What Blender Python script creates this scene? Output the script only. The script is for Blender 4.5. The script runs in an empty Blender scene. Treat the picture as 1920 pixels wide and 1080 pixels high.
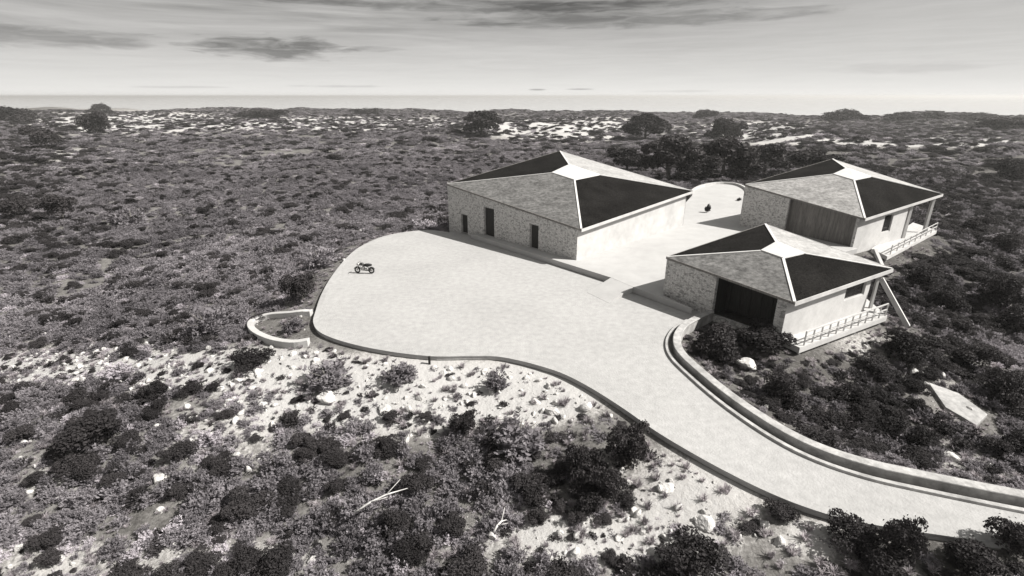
import bpy, bmesh, math, random
import numpy as np
from mathutils import Vector

S = bpy.context.scene
COL = S.collection
rng = np.random.default_rng(11)
random.seed(7)

# ------------------------------------------------------------------ camera
F, YH, H = 960.0, 180.0, 15.0
TH = math.atan((540 - YH) / F)
cam_d = bpy.data.cameras.new('camera')
cam_d.sensor_width = 36.0
cam_d.lens = 36.0 * F / 1920.0
cam_d.clip_start = 0.1
cam_d.clip_end = 90000
cam = bpy.data.objects.new('camera', cam_d)
COL.objects.link(cam)
cam.location = (0, 0, H)
cam.rotation_euler = (math.pi / 2 - TH, 0, 0)
S.camera = cam

# ------------------------------------------------------------------ world
SUN_EL = math.radians(45)
SUN_V = Vector((0.97 * math.cos(SUN_EL), -0.22 * math.cos(SUN_EL), math.sin(SUN_EL))).normalized()
W = bpy.data.worlds.new('World')
S.world = W
W.use_nodes = True
wn, wl = W.node_tree.nodes, W.node_tree.links
wn.clear()


def wnode(t, **k):
    n = wn.new(t)
    for a, b in k.items():
        setattr(n, a, b)
    return n


def wmath(op, a, b=None, c=None):
    n = wnode('ShaderNodeMath', operation=op)
    for i, v in enumerate((a, b, c)):
        if v is None:
            continue
        if isinstance(v, (int, float)):
            n.inputs[i].default_value = v
        else:
            wl.new(v, n.inputs[i])
    return n.outputs[0]


sky = wnode('ShaderNodeTexSky', sky_type='NISHITA', sun_disc=False, sun_elevation=SUN_EL,
            sun_rotation=math.atan2(SUN_V.x, SUN_V.y))
sky.air_density, sky.dust_density, sky.ozone_density = 1.0, 2.0, 1.0
bw = wnode('ShaderNodeRGBToBW')
wl.new(sky.outputs[0], bw.inputs[0])
tc = wnode('ShaderNodeTexCoord')
sp = wnode('ShaderNodeSeparateXYZ')
wl.new(tc.outputs['Generated'], sp.inputs[0])
az = wmath('ARCTAN2', sp.outputs[0], sp.outputs[1])          # radians, 0 ahead, + right
el = wmath('MULTIPLY', wmath('ARCSINE', sp.outputs[2]), 57.29578)   # degrees


def wnoise(su, sv, detail, rough, dist=0.0, off=0.0):
    cx = wnode('ShaderNodeCombineXYZ')
    wl.new(wmath('MULTIPLY', az, su), cx.inputs[0])
    wl.new(wmath('MULTIPLY_ADD', el, sv, off), cx.inputs[1])
    n = wnode('ShaderNodeTexNoise')
    n.inputs['Scale'].default_value = 1.0
    n.inputs['Detail'].default_value = detail
    n.inputs['Roughness'].default_value = rough
    n.inputs['Distortion'].default_value = dist
    wl.new(cx.outputs[0], n.inputs['Vector'])
    return n.outputs[0]


def wramp(val, stops):
    r = wnode('ShaderNodeValToRGB')
    e = r.color_ramp.elements
    while len(e) < len(stops):
        e.new(0.5)
    for i, (p, c) in enumerate(stops):
        e[i].position = p
        e[i].color = (c, c, c, 1)
    wl.new(val, r.inputs[0])
    b = wnode('ShaderNodeRGBToBW')
    wl.new(r.outputs[0], b.inputs[0])
    return b.outputs[0]


# high thin overcast over the sea, brightest near the horizon
grad = wramp(wmath('DIVIDE', el, 30.0), [(0.0, .375), (.03, .345), (.08, .30), (.16, .265), (.30, .21), (1.0, .16)])
streak = wramp(wnoise(2.2, 0.62, 6, .62, .9, 3.1), [(.30, .0), (.70, 1.0)])
fine = wramp(wnoise(9.0, 2.6, 5, .65, .5, 9.0), [(.30, .0), (.72, 1.0)])
hi = wramp(wmath('DIVIDE', el, 10.0), [(.28, .0), (.85, 1.0)])        # streaks only higher up
left = wramp(wmath('MULTIPLY_ADD', az, .5, .5), [(.30, 1.0), (.62, .75), (.80, .12)])


def cloud(a0, e0, ra, re, depth, seed):
    da = wmath('DIVIDE', wmath('SUBTRACT', az, a0), ra)
    de = wmath('DIVIDE', wmath('SUBTRACT', el, e0), re)
    r2 = wmath('ADD', wmath('MULTIPLY', da, da), wmath('MULTIPLY', de, de))
    nz = wmath('MULTIPLY', wmath('SUBTRACT', wnoise(14, 1.7, 5, .6, .6, seed), .5), 3.0)
    m = wramp(wmath('ADD', r2, nz), [(.05, 1.0), (.5, .55), (1.0, 0.0)])
    return wmath('MULTIPLY', m, depth)


dark = wmath('MULTIPLY', wmath('MULTIPLY', streak, hi), wmath('MULTIPLY', left, .60))
dark = wmath('ADD', dark, wmath('MULTIPLY', wmath('MULTIPLY', fine, .10), wramp(wmath('DIVIDE', el, 8.0), [(.05, .25), (.4, 1.0)])))
for c in ((-.405, 4.15, .125, 1.15, .50, 2.0), (-.73, 4.3, .18, .9, .32, 5.5), (.20, 7.0, .34, .8, .30, 8.2), (-.02, 8.2, .40, .6, .32, 4.4), (-.24, 4.3, .05, .3, .2, 31.0),
          (.045, .62, .017, .11, .42, 12.0), (.125, .66, .032, .10, .42, 13.0), (-.30, .9, .09, .14, .16, 14.0),
          (-.55, .75, .08, .12, .16, 17.0), (.30, .45, .08, .12, .13, 18.0), (.62, 2.2, .10, .5, .10, 21.0)):
    dark = wmath('ADD', dark, cloud(*c))
lum = wmath('MULTIPLY', grad, wmath('MAXIMUM', wmath('SUBTRACT', 1.0, dark), .25))
lo = wramp(wmath('DIVIDE', el, 40.0), [(.35, 1.0), (1.0, .55)])
lumx = wmath('MULTIPLY', lum, 10.0)
mixn = wnode('ShaderNodeMix', data_type='FLOAT')
wl.new(lo, mixn.inputs[0])
wl.new(bw.outputs[0], mixn.inputs[2])
wl.new(lumx, mixn.inputs[3])
tint = wnode('ShaderNodeMix', data_type='RGBA', blend_type='MULTIPLY')
tint.inputs[0].default_value = 1.0
tint.inputs[7].default_value = (1.0, .985, .955, 1)
cmb = wnode('ShaderNodeCombineColor')
for i in range(3):
    wl.new(mixn.outputs[0], cmb.inputs[i])
wl.new(cmb.outputs[0], tint.inputs[6])
bg = wnode('ShaderNodeBackground')
bg.inputs[1].default_value = 0.1
wl.new(tint.outputs[2], bg.inputs[0])
wo = wnode('ShaderNodeOutputWorld')
wl.new(bg.outputs[0], wo.inputs[0])

# ------------------------------------------------------------------ sun
sd = bpy.data.lights.new('sun', 'SUN')
sd.energy = 3.6
sd.angle = math.radians(0.6)
sd.color = (1.0, .97, .92)
sun = bpy.data.objects.new('sun', sd)
COL.objects.link(sun)
sun.rotation_euler = SUN_V.to_track_quat('Z', 'Y').to_euler()
sun.location = (60, 20, 80)

S.view_settings.view_transform = 'Standard'
S.view_settings.look = 'None'
S.view_settings.exposure = 1.25
S.view_settings.gamma = 1.0

# ------------------------------------------------------------------ pixel / world helpers
FW = np.array([0, math.cos(TH), -math.sin(TH)])
UP = np.array([0, math.sin(TH), math.cos(TH)])
RT = np.array([1.0, 0, 0])
CAM = np.array([0, 0, H])


def ray(px, py):
    return RT * (px - 960) / F - UP * (py - 540) / F + FW


def U(px, py, z=0.0):
    d = ray(px, py)
    return CAM + d * ((z - H) / d[2])


def UD(px, py, y):
    d = ray(px, py)
    return CAM + d * (y / d[1])


def proj(x, y, z):
    v = np.stack([np.asarray(x, float), np.asarray(y, float), np.asarray(z, float) - H], -1)
    w = np.maximum(v @ FW, 1e-3)
    return 960 + F * (v @ RT) / w, 540 - F * (v @ UP) / w


def smooth_poly(pts, n=5):
    P = [np.array(p, float) for p in pts]
    out = []
    for i in range(len(P) - 1):
        a, b, c, d = P[max(i - 1, 0)], P[i], P[i + 1], P[min(i + 2, len(P) - 1)]
        for k in range(n):
            t = k / n
            out.append(0.5 * ((2 * b) + (c - a) * t + (2 * a - 5 * b + 4 * c - d) * t * t + (3 * b - a - 3 * c + d) * t ** 3))
    out.append(P[-1])
    return out


# ------------------------------------------------------------------ materials
def new_mat(name):
    m = bpy.data.materials.new(name)
    m.use_nodes = True
    nt = m.node_tree
    b = nt.nodes['Principled BSDF']
    return m, nt, b


def g(v, warm=0.02):
    return (v * (1 + warm), v, v * (1 - warm), 1)


def surf(name, lo, hi, scale=1.0, rough=.85, detail=6, bump=0.0, bscale=None, warm=.02, spec=.25, stretch=None, big=None, metal=0.0):
    """rough surface whose colour wanders between lo and hi"""
    m, nt, b = new_mat(name)
    N, L = nt.nodes, nt.links
    t = N.new('ShaderNodeTexCoord')
    src = t.outputs['Object']
    if stretch:
        mp = N.new('ShaderNodeMapping')
        mp.inputs['Scale'].default_value = stretch
        L.new(src, mp.inputs[0])
        src = mp.outputs[0]
    n = N.new('ShaderNodeTexNoise')
    n.inputs['Scale'].default_value = scale
    n.inputs['Detail'].default_value = detail
    n.inputs['Roughness'].default_value = .65
    L.new(src, n.inputs['Vector'])
    r = N.new('ShaderNodeValToRGB')
    r.color_ramp.elements[0].position = .32
    r.color_ramp.elements[0].color = g(lo, warm)
    r.color_ramp.elements[1].position = .68
    r.color_ramp.elements[1].color = g(hi, warm)
    L.new(n.outputs[0], r.inputs[0])
    out = r.outputs[0]
    if big:
        n2 = N.new('ShaderNodeTexNoise')
        n2.inputs['Scale'].default_value = big[0]
        n2.inputs['Detail'].default_value = 4
        L.new(src, n2.inputs['Vector'])
        r2 = N.new('ShaderNodeValToRGB')
        r2.color_ramp.elements[0].position = .35
        r2.color_ramp.elements[0].color = g(big[1], 0)
        r2.color_ramp.elements[1].position = .6
        r2.color_ramp.elements[1].color = (1, 1, 1, 1)
        L.new(n2.outputs[0], r2.inputs[0])
        mx = N.new('ShaderNodeMix')
        mx.data_type = 'RGBA'
        mx.blend_type = 'MULTIPLY'
        mx.inputs[0].default_value = 1
        L.new(out, mx.inputs[6])
        L.new(r2.outputs[0], mx.inputs[7])
        out = mx.outputs[2]
    L.new(out, b.inputs['Base Color'])
    b.inputs['Roughness'].default_value = rough
    b.inputs['Specular IOR Level'].default_value = spec
    b.inputs['Metallic'].default_value = metal
    if bump:
        n3 = N.new('ShaderNodeTexNoise')
        n3.inputs['Scale'].default_value = bscale or scale * 3
        n3.inputs['Detail'].default_value = 5
        L.new(src, n3.inputs['Vector'])
        bp = N.new('ShaderNodeBump')
        bp.inputs['Strength'].default_value = bump
        bp.inputs['Distance'].default_value = .05
        L.new(n3.outputs[0], bp.inputs['Height'])
        L.new(bp.outputs[0], b.inputs['Normal'])
    return m


def rubble(name, lo, hi, scale):
    '''irregular stone blocks, every stone its own tone, with recessed joints'''
    m, nt, b = new_mat(name)
    N, L = nt.nodes, nt.links
    t = N.new('ShaderNodeTexCoord')
    mp = N.new('ShaderNodeMapping')
    mp.inputs['Scale'].default_value = (1, 1, 1.7)
    L.new(t.outputs['Object'], mp.inputs[0])
    v = N.new('ShaderNodeTexVoronoi')
    v.inputs['Scale'].default_value = scale
    v.inputs['Randomness'].default_value = .9
    L.new(mp.outputs[0], v.inputs['Vector'])
    ed = N.new('ShaderNodeTexVoronoi')
    ed.feature = 'DISTANCE_TO_EDGE'
    ed.inputs['Scale'].default_value = scale
    ed.inputs['Randomness'].default_value = .9
    L.new(mp.outputs[0], ed.inputs['Vector'])
    nz = N.new('ShaderNodeTexNoise')
    nz.inputs['Scale'].default_value = 5
    nz.inputs['Detail'].default_value = 8
    L.new(t.outputs['Object'], nz.inputs['Vector'])
    bw_ = N.new('ShaderNodeRGBToBW')
    L.new(v.outputs['Color'], bw_.inputs[0])
    a_ = N.new('ShaderNodeMath')
    a_.operation = 'MULTIPLY_ADD'
    L.new(nz.outputs[0], a_.inputs[0])
    a_.inputs[1].default_value = .9
    L.new(bw_.outputs[0], a_.inputs[2])
    r_ = N.new('ShaderNodeValToRGB')
    r_.color_ramp.elements[0].position = .55
    r_.color_ramp.elements[0].color = g(lo)
    r_.color_ramp.elements[1].position = 1.2 if False else 1.0
    r_.color_ramp.elements[1].color = g(hi)
    L.new(a_.outputs[0], r_.inputs[0])
    jr = N.new('ShaderNodeMapRange')
    jr.inputs['From Max'].default_value = .07
    jr.inputs['To Min'].default_value = .55
    L.new(ed.outputs['Distance'], jr.inputs[0])
    mx = N.new('ShaderNodeMix')
    mx.data_type = 'RGBA'
    mx.blend_type = 'MULTIPLY'
    mx.inputs[0].default_value = 1
    L.new(r_.outputs[0], mx.inputs[6])
    L.new(jr.outputs[0], mx.inputs[7])
    L.new(mx.outputs[2], b.inputs['Base Color'])
    b.inputs['Roughness'].default_value = .95
    b.inputs['Specular IOR Level'].default_value = .15
    bp_ = N.new('ShaderNodeBump')
    bp_.inputs['Strength'].default_value = .8
    bp_.inputs['Distance'].default_value = .06
    ad = N.new('ShaderNodeMath')
    ad.operation = 'MULTIPLY_ADD'
    L.new(nz.outputs[0], ad.inputs[0])
    ad.inputs[1].default_value = .5
    L.new(jr.outputs[0], ad.inputs[2])
    L.new(ad.outputs[0], bp_.inputs['Height'])
    L.new(bp_.outputs[0], b.inputs['Normal'])
    return m


def leaf_mat(name, lo, hi, transl=.25, warm=.03, world_scale=.05):
    m, nt, b = new_mat(name)
    N, L = nt.nodes, nt.links
    oi = N.new('ShaderNodeObjectInfo')
    geo = N.new('ShaderNodeNewGeometry')
    n = N.new('ShaderNodeTexNoise')
    n.inputs['Scale'].default_value = world_scale
    n.inputs['Detail'].default_value = 5
    n.inputs['Roughness'].default_value = .6
    L.new(geo.outputs['Position'], n.inputs['Vector'])
    at = N.new('ShaderNodeAttribute')
    at.attribute_name = 'leaf_tone'
    a = N.new('ShaderNodeMath')
    a.operation = 'MULTIPLY_ADD'
    L.new(oi.outputs['Random'], a.inputs[0])
    a.inputs[1].default_value = .40
    a2 = N.new('ShaderNodeMath')
    a2.operation = 'MULTIPLY_ADD'
    L.new(at.outputs['Fac'], a2.inputs[0])
    a2.inputs[1].default_value = .30
    a3 = N.new('ShaderNodeMath')
    a3.operation = 'MULTIPLY_ADD'
    L.new(n.outputs[0], a3.inputs[0])
    a3.inputs[1].default_value = 2.2
    a3.inputs[2].default_value = -.92
    L.new(a3.outputs[0], a2.inputs[2])
    L.new(a2.outputs[0], a.inputs[2])
    r = N.new('ShaderNodeValToRGB')
    r.color_ramp.elements[0].position = .0
    r.color_ramp.elements[0].color = (lo * (1.03 + warm), lo * .955, lo * (1.03 - warm), 1)
    r.color_ramp.elements[1].position = 1.0
    r.color_ramp.elements[1].color = (hi * (1.03 + warm), hi * .965, hi * (1.02 - warm), 1)
    L.new(a.outputs[0], r.inputs[0])
    L.new(r.outputs[0], b.inputs['Base Color'])
    b.inputs['Roughness'].default_value = .75
    b.inputs['Specular IOR Level'].default_value = .2
    tr = N.new('ShaderNodeBsdfTranslucent')
    L.new(r.outputs[0], tr.inputs[0])
    mx = N.new('ShaderNodeMixShader')
    mx.inputs[0].default_value = transl
    L.new(b.outputs[0], mx.inputs[1])
    L.new(tr.outputs[0], mx.inputs[2])
    L.new(mx.outputs[0], N['Material Output'].inputs[0])
    return m


M = {
    'pave': surf('pale_crushed_marl_paving', .30, .38, 2.2, .95, 12, .5, 9, .012, big=(.16, .92)),
    'court': surf('white_terrace_paving', .35, .40, .8, .9, 6, .1, 5, .012, big=(.12, .94)),
    'white': surf('white_limewash', .41, .49, 1.3, .85, 9, .25, 8, .015, big=(.5, .86)),
    'cope': surf('white_coping', .26, .46, 2.4, .9, 9, .5, 7, .015, big=(.7, .75)),
    'stone': rubble('rough_stone_wall', .27, .55, 5.0),
    'parapet': surf('weathered_parapet', .22, .46, 1.8, .92, 9, .6, 6, .02, big=(.35, .7)),
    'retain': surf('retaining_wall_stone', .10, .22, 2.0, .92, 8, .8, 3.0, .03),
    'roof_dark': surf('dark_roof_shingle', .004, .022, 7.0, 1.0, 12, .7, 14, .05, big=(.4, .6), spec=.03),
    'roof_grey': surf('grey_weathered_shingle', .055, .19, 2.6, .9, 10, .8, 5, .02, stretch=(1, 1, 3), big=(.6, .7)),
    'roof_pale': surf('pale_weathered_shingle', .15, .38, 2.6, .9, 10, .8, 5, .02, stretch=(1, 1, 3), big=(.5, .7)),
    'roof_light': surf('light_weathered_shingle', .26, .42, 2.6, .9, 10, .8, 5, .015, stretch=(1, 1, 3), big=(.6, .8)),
    'roof_white': surf('white_roof_sheet', .48, .58, 1.4, .8, 6, .2, 6, .015),
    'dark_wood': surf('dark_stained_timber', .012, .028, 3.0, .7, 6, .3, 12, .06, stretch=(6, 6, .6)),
    'grey_wood': surf('grey_timber_boarding', .12, .24, 2.5, .8, 6, .4, 12, .05, stretch=(7, 7, .5), big=(.5, .75)),
    'deck': surf('white_painted_boards', .38, .48, 1.5, .8, 6, .2, 6, .015, stretch=(1, 1, 1)),
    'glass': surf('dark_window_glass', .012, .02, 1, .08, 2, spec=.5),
    'bark': surf('grey_bark', .07, .14, 5, .9, 6, .6, 10, .06),
    'rock': surf('pale_limestone', .32, .60, 2.5, .9, 8, .9, 5, .025),
    'tyre': surf('black_rubber', .015, .022, 9, .8, 3, spec=.3),
    'paint': surf('dark_enamel', .025, .035, 3, .35, 3, spec=.5),
    'metal': surf('dull_metal', .35, .45, 3, .4, 3, metal=.9),
    'leaf_dark': leaf_mat('dark_evergreen_leaves', .014, .060, .2),
    'leaf_grey': leaf_mat('grey_scrub_leaves', .09, .32, .34, .0),
    'leaf_pale': leaf_mat('silvery_scrub_leaves', .30, .58, .3, .0),
}

# water: wind-ruffled sea, sky glare put into its pale base colour
m, nt, b = new_mat('sea_water')
b.inputs['Base Color'].default_value = g(.40, 0)
b.inputs['Roughness'].default_value = .12
b.inputs['IOR'].default_value = 1.33
n = nt.nodes.new('ShaderNodeTexNoise')
n.inputs['Scale'].default_value = .05
n.inputs['Detail'].default_value = 6
t = nt.nodes.new('ShaderNodeTexCoord')
nt.links.new(t.outputs['Object'], n.inputs['Vector'])
bp = nt.nodes.new('ShaderNodeBump')
bp.inputs['Strength'].default_value = .04
nt.links.new(n.outputs[0], bp.inputs['Height'])
nt.links.new(bp.outputs[0], b.inputs['Normal'])
M['sea'] = m

# bare limestone soil between the scrub
m, nt, b = new_mat('limestone_soil')
N, L = nt.nodes, nt.links
t = N.new('ShaderNodeTexCoord')
att = N.new('ShaderNodeAttribute')
att.attribute_name = 'bare'


def tnoise(sc, det):
    q = N.new('ShaderNodeTexNoise')
    q.inputs['Scale'].default_value = sc
    q.inputs['Detail'].default_value = det
    q.inputs['Roughness'].default_value = .68
    L.new(t.outputs['Object'], q.inputs['Vector'])
    return q.outputs[0]


a = N.new('ShaderNodeMath')
a.operation = 'MULTIPLY_ADD'
L.new(tnoise(.55, 9), a.inputs[0])
a.inputs[1].default_value = .9
L.new(att.outputs['Fac'], a.inputs[2])
a2 = N.new('ShaderNodeMath')
a2.operation = 'MULTIPLY_ADD'
L.new(tnoise(5.5, 14), a2.inputs[0])
a2.inputs[1].default_value = 1.15
L.new(a.outputs[0], a2.inputs[2])
r = N.new('ShaderNodeValToRGB')
e = r.color_ramp.elements
e[0].position, e[0].color = .70, g(.07, .05)
e[1].position, e[1].color = 1.0, g(.19, .04)
q = e.new(.60 + .5)
q.position, q.color = 1.0, g(.38, .03)
ra = N.new('ShaderNodeMapRange')
ra.inputs['From Min'].default_value = .66
ra.inputs['From Max'].default_value = 1.92
L.new(a2.outputs[0], ra.inputs[0])
e[0].position, e[1].position, e[2].position = .15, .50, .68
q = e.new(.9)
q.color = g(.40, .02)
L.new(ra.outputs[0], r.inputs[0])
L.new(r.outputs[0], b.inputs['Base Color'])
b.inputs['Roughness'].default_value = .95
b.inputs['Specular IOR Level'].default_value = .1
bp = N.new('ShaderNodeBump')
bp.inputs['Strength'].default_value = .8
bp.inputs['Distance'].default_value = .15
L.new(tnoise(2.4, 9), bp.inputs['Height'])
L.new(bp.outputs[0], b.inputs['Normal'])
M['soil'] = m


# ------------------------------------------------------------------ object helpers
def tag(o, label=None, cat=None, group=None, kind=None):
    if label:
        o['label'] = label
    if cat:
        o['category'] = cat
    if group:
        o['group'] = group
    if kind:
        o['kind'] = kind
    return o


def mesh_obj(name, verts, faces, mat, parent=None, smooth=False):
    me = bpy.data.meshes.new(name)
    me.from_pydata([tuple(map(float, v)) for v in verts], [], faces)
    me.update()
    if smooth:
        for p in me.polygons:
            p.use_smooth = True
    if mat:
        me.materials.append(mat)
    o = bpy.data.objects.new(name, me)
    COL.objects.link(o)
    if parent:
        o.parent = parent
    return o


def empty(name, loc=(0, 0, 0), rz=0.0):
    o = bpy.data.objects.new(name, None)
    o.empty_display_size = .5
    o.location = loc
    o.rotation_euler = (0, 0, rz)
    COL.objects.link(o)
    return o


class MB:
    """collects shapes for one mesh"""

    def __init__(self, org=(0, 0, 0)):
        self.v, self.f, self.o = [], [], np.array(org, float)

    def add(self, vs, fs):
        n = len(self.v)
        self.v += [np.array(p, float) - self.o for p in vs]
        self.f += [tuple(i + n for i in q) for q in fs]

    def prism(self, poly, z0, z1):
        """vertical prism over a ground polygon; z may be numbers or per-corner lists"""
        k = len(poly)
        za = z0 if isinstance(z0, (list, tuple)) else [z0] * k
        zb = z1 if isinstance(z1, (list, tuple)) else [z1] * k
        ar = sum(poly[i][0] * poly[(i + 1) % k][1] - poly[(i + 1) % k][0] * poly[i][1] for i in range(k))
        if ar < 0:
            poly, za, zb = poly[::-1], list(za)[::-1], list(zb)[::-1]
        vs = [(p[0], p[1], z) for p, z in zip(poly, za)] + [(p[0], p[1], z) for p, z in zip(poly, zb)]
        fs = [tuple(range(k - 1, -1, -1)), tuple(range(k, 2 * k))]
        fs += [(i, (i + 1) % k, k + (i + 1) % k, k + i) for i in range(k)]
        self.add(vs, fs)

    def bar(self, a, b, w, h, up=(0, 0, 1)):
        a, b = np.array(a, float), np.array(b, float)
        d = b - a
        d /= np.linalg.norm(d)
        s = np.cross(d, up)
        s /= np.linalg.norm(s)
        u = np.cross(s, d)
        vs = []
        for p in (a, b):
            for i, j in ((-1, -1), (1, -1), (1, 1), (-1, 1)):
                vs.append(p + s * i * w / 2 + u * j * h / 2)
        self.add(vs, [(0, 3, 2, 1), (4, 5, 6, 7), (0, 1, 5, 4), (1, 2, 6, 5), (2, 3, 7, 6), (3, 0, 4, 7)])

    def tube(self, pts, rad, n=8):
        pts = [np.array(p, float) for p in pts]
        rings = []
        for i, p in enumerate(pts):
            d = pts[min(i + 1, len(pts) - 1)] - pts[max(i - 1, 0)]
            d /= np.linalg.norm(d)
            s = np.cross(d, (0, 0, 1) if abs(d[2]) < .9 else (1, 0, 0))
            s /= np.linalg.norm(s)
            u = np.cross(s, d)
            r = rad[i] if isinstance(rad, (list, tuple)) else rad
            rings.append([p + r * (math.cos(2 * math.pi * k / n) * s + math.sin(2 * math.pi * k / n) * u) for k in range(n)])
        vs = [v for r_ in rings for v in r_]
        fs = []
        for i in range(len(pts) - 1):
            for k in range(n):
                fs.append((i * n + k, i * n + (k + 1) % n, (i + 1) * n + (k + 1) % n, (i + 1) * n + k))
        fs += [tuple(range(n - 1, -1, -1)), tuple(range((len(pts) - 1) * n, len(pts) * n))]
        self.add(vs, fs)

    def ring(self, c, axis, R, r, n=20, m=8):
        c, axis = np.array(c, float), np.array(axis, float)
        axis /= np.linalg.norm(axis)
        s = np.cross(axis, (0, 0, 1))
        s /= np.linalg.norm(s)
        u = np.cross(axis, s)
        vs, fs = [], []
        for i in range(n):
            a_ = 2 * math.pi * i / n
            d = math.cos(a_) * s + math.sin(a_) * u
            for j in range(m):
                b_ = 2 * math.pi * j / m
                vs.append(c + d * (R + r * math.cos(b_)) + axis * r * math.sin(b_))
        for i in range(n):
            for j in range(m):
                fs.append((i * m + j, ((i + 1) % n) * m + j, ((i + 1) % n) * m + (j + 1) % m, i * m + (j + 1) % m))
        self.add(vs, fs)

    def sweep(self, line, a, b, z0, z1, side=1.0, closed_ends=True):
        """box section swept along a ground line, from offset a to offset b to its side"""
        P = [np.array(p[:2], float) for p in line]
        k = len(P)
        nor = []
        for i in range(k):
            d = P[min(i + 1, k - 1)] - P[max(i - 1, 0)]
            d /= np.linalg.norm(d)
            nor.append(np.array([-d[1], d[0]]) * side)
        za = z0 if isinstance(z0, (list, tuple)) else [z0] * k
        zb = z1 if isinstance(z1, (list, tuple)) else [z1] * k
        vs, fs = [], []
        for i in range(k):
            pa, pb = P[i] + nor[i] * a, P[i] + nor[i] * b
            vs += [(*pa, za[i]), (*pb, za[i]), (*pb, zb[i]), (*pa, zb[i])]
        for i in range(k - 1):
            for j in range(4):
                fs.append((i * 4 + j, i * 4 + (j + 1) % 4, i * 4 + 4 + (j + 1) % 4, i * 4 + 4 + j))
        fs += [(3, 2, 1, 0), tuple(range((k - 1) * 4, k * 4))]
        self.add(vs, fs)

    def build(self, name, mat, parent=None, smooth=False, bevel=0.0):
        o = mesh_obj(name, self.v, self.f, mat, parent, smooth)
        bm = bmesh.new()
        bm.from_mesh(o.data)
        bmesh.ops.recalc_face_normals(bm, faces=bm.faces)
        bm.to_mesh(o.data)
        bm.free()
        if bevel:
            md = o.modifiers.new('bevel', 'BEVEL')
            md.width = bevel
            md.segments = 2
            md.limit_method = 'ANGLE'
        return o


# ------------------------------------------------------------------ plan of the site (metres)
front_px = [(842, 436), (815, 432), (790, 432), (755, 436), (720, 443), (690, 455), (665, 470), (640, 495), (618, 525), (602, 555),
            (592, 585), (588, 603), (597, 620), (625, 634), (670, 647), (720, 657), (770, 664), (820, 668), (880, 667), (930, 668),
            (975, 676), (1020, 688), (1060, 702), (1110, 728), (1170, 766), (1230, 808), (1300, 850), (1370, 888), (1440, 922),
            (1510, 950), (1590, 974), (1680, 990), (1760, 1002), (1860, 1016), (2050, 1040)]
kerb_px = [(1318, 588), (1285, 603), (1262, 618), (1249, 642), (1257, 672), (1300, 715), (1360, 765), (1440, 820), (1520, 862),
           (1620, 897), (1740, 925), (1920, 962), (2120, 1000)]
FRONT = smooth_poly([U(*p)[:2] for p in front_px], 4)
KERB = smooth_poly([U(*p)[:2] for p in kerb_px], 5)

HOUSE = {
    'a': dict(L=UD(838, 345, 60.0), N=UD(1090, 430, 45.7), R=UD(1300, 358, 60.0), B=UD(1050, 283, 74.0), C=UD(1075, 320, 59.5)),
    'b': dict(L=UD(1397, 346, 60.0), N=UD(1622, 410, 50.0), R=UD(1768, 364, 58.0), B=UD(1561, 298, 68.0), C=UD(1597, 323, 58.5)),
    'c': dict(L=UD(1250, 482, 37.5), N=UD(1490, 567, 29.7), R=UD(1674, 504, 35.3), B=UD(1435, 420, 43.0), C=UD(1464, 468, 36.2)),
}


def xy(p):
    return np.array(p[:2], float)


hA, hB, hC = HOUSE['a'], HOUSE['b'], HOUSE['c']
pave_poly = FRONT + KERB[::-1] + [xy(hC['L']) + (2, 2), xy(hB['L']) + (3, 0), xy(hA['R']) + (0, 1), xy(hA['B']) * .97, xy(hA['L']) + (.6, .6)]
pave_poly = [np.array(p) for p in pave_poly]
foot_b = [xy(hB[k]) for k in 'LNRB']
foot_c = [xy(hC[k]) for k in 'LNRB']


FL = .55
REAR = smooth_poly([U(px, py, FL)[:2] for px, py in ((1298, 366), (1303, 357), (1322, 349), (1350, 345), (1378, 347), (1396, 355), (1402, 366))], 4)
rear_poly = [xy(hA['R']) + (-2, 0)] + REAR + [xy(hB['L']) + (2, 0)]


def seg_dist(x, y, poly):
    d = np.full(x.shape, 1e9)
    k = len(poly)
    for i in range(k):
        a, b_ = poly[i], poly[(i + 1) % k]
        ab = b_ - a
        l2 = max(float(ab @ ab), 1e-9)
        t_ = np.clip(((x - a[0]) * ab[0] + (y - a[1]) * ab[1]) / l2, 0, 1)
        d = np.minimum(d, np.hypot(x - a[0] - t_ * ab[0], y - a[1] - t_ * ab[1]))
    return d


def inside(x, y, poly):
    c = np.zeros(x.shape, bool)
    k = len(poly)
    for i in range(k):
        a, b_ = poly[i], poly[(i + 1) % k]
        if a[1] == b_[1]:
            continue
        cond = ((a[1] > y) != (b_[1] > y)) & (x < (b_[0] - a[0]) * (y - a[1]) / (b_[1] - a[1]) + a[0])
        c ^= cond
    return c


def plateau_dist(x, y):
    x, y = np.asarray(x, float), np.asarray(y, float)
    d = np.full(x.shape, 1e9)
    for p in (pave_poly, foot_b, foot_c, rear_poly):
        q = seg_dist(x, y, p)
        d = np.minimum(d, np.where(inside(x, y, p), -q, q))
    return d


_h = np.random.default_rng(5)
_waves = [(_h.uniform(0, 2 * math.pi), _h.uniform(0, 2 * math.pi), w) for w in (260, 190, 140, 95, 70, 48, 34, 25, 18, 12, 8, 5.5)]


def bumps(x, y, lo_, hi_):
    z = np.zeros_like(np.asarray(x, float))
    for a_, ph, w in _waves:
        if lo_ <= w <= hi_:
            z = z + w * .014 * np.sin((x * math.cos(a_) + y * math.sin(a_)) * 2 * math.pi / w + ph + 1.3 * np.sin((x * math.sin(a_) - y * math.cos(a_)) * 2 * math.pi / (w * 1.7)))
    return z


SEA_Z = -9.0
coast_az, coast_r = [], []
for px_, py_ in ((-400, 204), (0, 205), (300, 206), (600, 207), (960, 210), (1300, 213), (1600, 217), (1920, 222), (2300, 224)):
    q = U(px_, py_, SEA_Z)
    coast_az.append(math.atan2(q[0], q[1]))
    coast_r.append(math.hypot(q[0], q[1]))


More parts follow.
